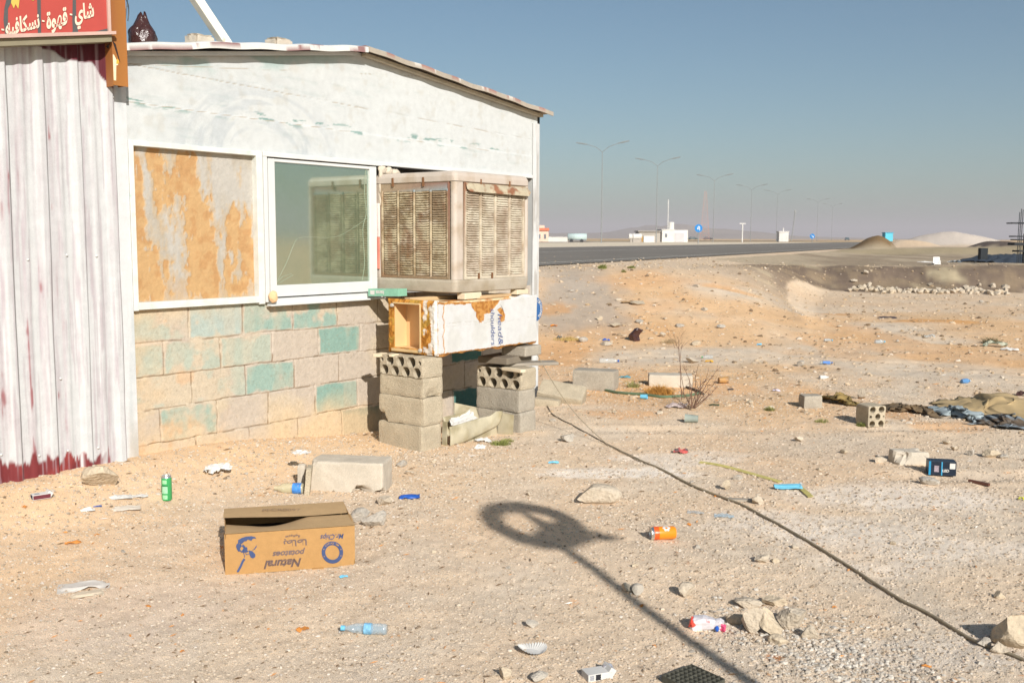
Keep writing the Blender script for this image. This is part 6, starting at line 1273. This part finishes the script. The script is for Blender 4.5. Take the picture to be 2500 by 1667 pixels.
# ================================================================== far side: road furniture, buildings, mounds clutter
FAR = lambda n, c, **k: M(n, c, rough=.9, var=.1, ns=.8, bump=0, **k)
def lamp(label, px, ztop, Y, k):
    P = at(px, Y, 0); P[2] = .7; t = thing('street_lamp', label, 'street lamp', tuple(P), 0, 'double arm street lamps along the road median'); H = ztop
    mk('pole', tube([(0, 0, 0), (0, 0, H*.5), (0, 0, H)], [.065, .05, .035], 8), LMP, t)
    dx, dy = RN[0]*.9+.2, RN[1]
    for sgn in (-1, 1):
        dv = np.array([dx, dy, 0])*sgn/math.hypot(dx, dy); mk('arm', tube([(0, 0, H-.05), tuple(dv*.8+np.array([0, 0, H+.55])), tuple(dv*1.9+np.array([0, 0, H+.9]))], .035, 6), LMP, t)
        q = dv*1.9+np.array([0, 0, H+.9]); e = dv*3.3+np.array([0, 0, H+1.15]); mk('lamp_head', tube([tuple(q), tuple((q+e)/2), tuple(e)], [.06, .09, .06], 6), LMP, t)
LMP = FAR('lamp_steel', S(132, 134, 132))
for k, (px, Y, lab) in enumerate([(1468, 120, 'tall double arm street lamp nearest the shed'), (1602, 143, 'second double arm street lamp from the shed, left of the white building'), (1741, 179, 'third double arm street lamp, right of the round blue sign'), (1832, 212, 'fourth double arm street lamp, faint in the haze'), (1895, 247, 'fifth street lamp, very faint beside the small white kiosk'), (1994, 300, 'sixth street lamp, far and faint'), (2030, 340, 'seventh street lamp, farthest in the haze')]):
    lamp(lab, px, 10.9 if k < 4 else 11.5, Y, k)
def bld(name, label, px0, px1, Y, H, dep, mat, base=.75, cat='building'):
    A = at(px0, Y, base); B = at(px1, Y, base); t = thing(name, label, cat, tuple(A)); w_ = B[0]-A[0]; mk('wall', box(0, w_, 0, dep, 0, H), mat, t); return t, w_
WB_ = FAR('far_white', S(206, 202, 196)); GB_ = FAR('far_grey', S(160, 152, 142)); PB = FAR('far_peach', S(222, 190, 168)); RB = FAR('far_red_roof', S(206, 116, 84)); DKW = FAR('far_window', S(110, 112, 118)); OCH = FAR('far_ochre', S(164, 124, 60))
t, w_ = bld('white_building', 'low flat white building with rooftop tank beyond the road', 1616, 1679, 165, 2.0, 6, WB_); mk('parapet', box(-.1, w_*.5, -.1, 6, 2.0, 2.0+.12), WB_, t); mk('roof_tank', tube([(w_*.38, 1, 2.1), (w_*.38, 1, 2.4), (w_*.38, 1, 3.3)], .5, 12), WB_, t); mk('door', box(w_*.5, w_*.86, -.05, .02, 0, 1.5), FAR('far_door', S(190, 186, 186)), t); mk('window', box(w_*.12, w_*.2, -.05, .02, .8, 1.4), DKW, t); mk('roof_mast', tube([(w_*.24, .5, 2), (w_*.24, .5, 3), (w_*.24, .5, 7)], .07, 6), WB_, t)
t, w_ = bld('grey_building', 'low grey concrete building with an ochre doorway left of the white one', 1560, 1612, 165, 1.7, 5, GB_); mk('doorway', box(w_*.12, w_*.60, -.05, .02, 0, .9), OCH, t); mk('roof_slab', box(-.2, w_+.1, -.3, 5, 1.7, 1.85), GB_, t)
t, w_ = bld('peach_house', 'small peach house with red roof edge behind the shed corner', 1290, 1339, 150, 1.7, 6, PB); mk('roof', box(-.3, w_+.1, -.2, 6, 1.7, 2.1), RB, t); mk('window', box(w_*.50, w_*.6, -.05, .02, .5, 1.2), DKW, t); mk('window', box(w_*.78, w_*.88, -.05, .02, .5, 1.2), DKW, t); mk('parapet_block', box(w_*.55, w_*.8, .2, 2, 2.1, 2.5), PB, t)
t, w_ = bld('boundary_wall', 'long low pale wall beside the peach house', 1339, 1386, 150, .75, .3, FAR('far_wall', S(214, 206, 196)), cat='wall'); mk('coping', box(0, w_, -.05, .35, .75, .8), WB_, t)
t, w_ = bld('small_kiosk', 'small white roadside kiosk far down the road', 1902, 1925, 210, 2.0, 2, WB_, cat='kiosk'); mk('roof_edge', box(-.1, w_+.1, -.1, 2.1, 2.0, 2.2), WB_, t); mk('finial', box(w_*.45, w_*.55, .5, .8, 2.2, 2.9), WB_, t)
# tanker trailer
A = at(1386, 140, .75); t = thing('tank_trailer', 'pale blue grey tank trailer parked beside the low wall', 'trailer', tuple(A)); lw = at(1432, 140, 0)[0]-A[0]; TK = FAR('tank_blue', S(176, 192, 190)); mk('tank', tube([(0, 0, .8), (lw/2, 0, .8), (lw, 0, .8)], .48, 14), TK, t, smooth=True); mk('chassis', box(.1, lw-.1, -.3, .3, .25, .4), DKW, t)
for x in (.5, lw-.7): mk('wheel', tr(lathe([(0, -.1), (.24, -.1), (.24, .1), (0, .1)], 14), rx=R(90), t=(x, -.35, .24)), BLACKP, t)
A = at(1535, 150, .75); t = thing('water_tank', 'small white water tank left of the grey building', 'tank', tuple(A)); mk('tank', tube([(0, 0, .9), (1, 0, .9), (1.9, 0, .9)], .42, 12), WB_, t); mk('stand', box(.2, 1.7, -.25, .25, 0, .5), GB_, t); mk('cabinet', box(2.2, 3.8, -.4, .4, 0, 1.0), WB_, t)
def car(label, px, Y, mat, rz=0., zb=.78, L=4.2):
    P = at(px, Y, zb); t = thing('parked_car', label, 'car', tuple(P), rz, None); 
    prof = [(-.5, .25), (-.5, .62), (-.36, .72), (-.2, 1.22), (.18, 1.25), (.32, .82), (.49, .70), (.5, .28)]
    mk('body', prism([(x*L, -.8, z) for x, z in prof], (0, 1.6, 0)), mat, t, bevel=.06); mk('side_window', prism([(-.31*L, -.815, .78), (-.19*L, -.815, 1.14), (.16*L, -.815, 1.16), (.27*L, -.815, .82)], (0, 1.63, 0)), DKW, t)
    for x in (-.31, .31): 
        for y in (-.78, .78): mk('wheel', tr(lathe([(0, -.1), (.31, -.1), (.31, .1), (0, .1)], 16), rx=R(90), t=(x*L, y, .31)), BLACKP, t)
car('dark green parked car below the round blue sign', 1691, 430, FAR('car_green', (.03, .08, .08)), 0); car('dark parked car just right of the round blue sign', 1728, 440, FAR('car_dark', (.04, .035, .04)), 0); car('dark van coming down the far end of the road', 2068, 440, FAR('van_dark', (.05, .09, .1)), R(75), .8, 4.6)
BLS = FAR('sign_blue', S(30, 120, 186)); WHS = FAR('sign_white', S(230, 232, 232))
def rsign(label, px, pyc, rpx, Y, arrow):
    m = Y/FPX; zc_ = HC-(pyc-581)*m-.0; P = at(px, Y, ROADZ); t = thing('road_sign', label, 'road sign', tuple(P)); h = zc_-ROADZ; r = rpx*m
    mk('post', tube([(0, .06, 0), (0, .06, h/2), (0, .06, h)], .05, 8), LMP, t); mk('disc', tr(lathe([(0, .0), (r, .0), (r, .03), (0, .03)], 32), rx=R(90), t=(0, .03, h)), BLS, t)
    if arrow == 'u':
        pts = [(.22*r, -.55*r), (.22*r, .1*r)]+[(.22*r*math.cos(a)-.0*r, .15*r+.28*r*math.sin(a)) for a in np.linspace(0, math.pi, 10)]+[(-.22*r, -.05*r)]
        mk('arrow', join([tube([(x+.02*r, -.03, h+z) for x, z in pts], .10*r, 6), prism([(-.48*r, -.04, h), (.06*r, -.04, h), (-.21*r, -.04, h-.36*r)], (0, .02, 0))]), WHS, t)
    else: mk('arrow', join([tube([(-.4*r, -.03, h+.4*r), (0, -.03, h), (.25*r, -.03, h-.25*r)], .11*r, 6), prism([(.45*r, -.04, h-.45*r), (.4*r, -.04, h+.05*r), (-.05*r, -.04, h-.4*r)], (0, .02, 0))]), WHS, t)
rsign('round blue U-turn sign beside the far carriageway', 1705, 557, 9.5, 110, 'u'); rsign('small round blue keep right sign farther down the road', 1983, 575, 6, 150, 'k')
P = at(1812, 170, .75); t = thing('utility_pole', 'short pale utility pole with crossarm beyond the road', 'utility pole', tuple(P)); mk('pole', tube([(0, 0, 0), (0, 0, 1.6), (0, 0, 3.2)], .1, 8), WB_, t); mk('crossarm', box(-.5, .5, -.06, .06, 3.1, 3.25), WB_, t)
P = at(1937, 230, .75); t = thing('utility_pole', 'thin dark pole behind the small roadside kiosk', 'utility pole', tuple(P)); mk('pole', tube([(-.5, 0, 0), (-.1, 0, 3.5), (.2, 0, 6.8)], .1, 8), LMP, t); mk('cap', box(0, .4, -.1, .1, 6.6, 7.1), LMP, t)
P = at(1720, 330, .75); t = thing('lattice_mast', 'faint red and white lattice mast behind the cars', 'mast', tuple(P)); L_ = []
for k in range(14):
    z0, z1 = k*1.15, (k+1)*1.15; w0, w1 = 1.6*(1-z0/20), 1.6*(1-z1/20); L_ += [tube([(-w0, 0, z0), (0, 0, (z0+z1)/2), (w1, 0, z1)], .025, 4), tube([(w0, 0, z0), (0, 0, (z0+z1)/2), (-w1, 0, z1)], .025, 4)]
L_ += [tube([(s*1.6, 0, 0), (s*.9, 0, 8), (s*.3, 0, 16.1)], .035, 4) for s in (-1, 1)]; mk('lattice', join(L_), FAR('mast_pink', S(206, 150, 130)), t)
# cyan tank and clutter on the mounds
def px_box(name, label, cat, px0, px1, pyt, pyb, Y, dep, mat, extra=None):
    m = Y/FPX; A = at(px0, Y, HC-(pyb-583.5)*m); w_ = (px1-px0)*m; h = (pyb-pyt)*m; t = thing(name, label, cat, tuple(A)); mk('body', box(0, w_, 0, dep, -.1, h), mat, t, bevel=min(w_, h)*.06); return t, w_, h
t, w_, h = px_box('blue_cabin', 'light blue cabin standing behind the dark mound', 'cabin', 2161, 2180, 569, 586, 78, .7, FAR('cabin_blue', S(96, 186, 206))); mk('rim', box(-.03, w_+.03, -.03, .73, h, h+.05), FAR('cabin_rim', S(80, 160, 186)), t)
t, w_, h = px_box('machine', 'pale green machine part between the dark and the pale mound', 'machine', 2138, 2163, 589, 596, 62.5, .3, FAR('machine_green', S(150, 168, 138))); mk('stand', box(w_*.9, w_, -.02, .3, -.3, h), WB_, t)
DKS = FAR('formwork_dark', (.022, .026, .030)); 
t, w_, h = px_box('black_barrel', 'black barrel standing at the right by the steel formwork', 'barrel', 2396, 2414, 605, 624, 32, .2, DKS); mk('lid', box(0, w_, 0, .2, h, h+.01), BLACKP, t)
PW = FAR('plastic_white', S(222, 218, 212)); 
P = at(2290, 31, .0); P[2] = float(zt(P[0], P[1])); t = thing('plastic_chair', 'white plastic chair fallen on top of the earth bank', 'chair', tuple(P)); m = 31/FPX
mk('seat', box(-6*m, 10*m, 0, .2, .02, .05), PW, t); mk('backrest', tr(box(0, 16*m, 0, .02, 0, 16*m), t=(-6*m, .1, .04)), PW, t)
for x in (-5, 9): mk('leg', tube([(x*m, .02, 0), (x*m, .02, .1), (x*m, .02, .14)], .012, 6), PW, t)
litter('plastic_sheet', 'low white plastic sheet left of the fallen white chair', 'sheet', 2262, 641, 46, 6, PW, 801, .5); litter('plastic_sheet', 'crumpled white sack right of the fallen white chair', 'sheet', 2330, 641, 30, 14, PW, 802, .6)
# steel formwork at the right edge
P = at(2500, 32, .0); P[2] = float(zt(P[0], P[1])); t = thing('steel_formwork', 'dark steel starter bars and slab edges of an unfinished structure at the right edge', 'structure', tuple(P)); m = 32/FPX
for x, zt_ in ((-14, 124), (-10, 132), (-6, 130), (2, 136), (6, 128), (12, 134), (20, 130)): mk('steel_bar', tube([(x*m, .0, 0), (x*m, .02, zt_*m/2), (x*m, 0, zt_*m)], .011, 6), DKS, t)
for z, x0_, th in ((96, -32, 3), (64, -24, 3), (56, -20, 3), (44, -26, 6), (28, -14, 4)): mk('slab_edge', box(x0_*m, 40*m, -.1, .35, z*m, (z+th)*m), DKS, t)
for x in (4, 9, 15, 24, 33): mk('column', box(x*m, (x+3)*m, .1, .15, 0, (60+3*x)*m), DKS, t)
cloth('tarpaulin', 'dark blue black tarpaulin lying on the bank at the right', 'tarpaulin', [(2345, 640), (2520, 646), (2520, 622), (2350, 632)], M('dark_tarp', (.03, .04, .055), rough=.8, var=.3, ns=2), 803, .12, hump=.12)
# ================================================================== haze
hz = mk('haze', box(-1500, 3000, -300, 5200, -3, 60), DARK); hz.data.materials.clear(); hm = bpy.data.materials.new('haze_air'); hm.use_nodes = True; N = hm.node_tree.nodes; N.clear(); ho = N.new('ShaderNodeOutputMaterial'); pv = N.new('ShaderNodeVolumePrincipled'); pv.inputs['Color'].default_value = (.86, .79, .815, 1); pv.inputs['Density'].default_value = .0006; pv.inputs['Anisotropy'].default_value = .0
hm.node_tree.links.new(pv.outputs[0], ho.inputs['Volume']); hz.data.materials.append(hm); tag(hz, 'thin dusty air over the plain', 'haze', kind='stuff')
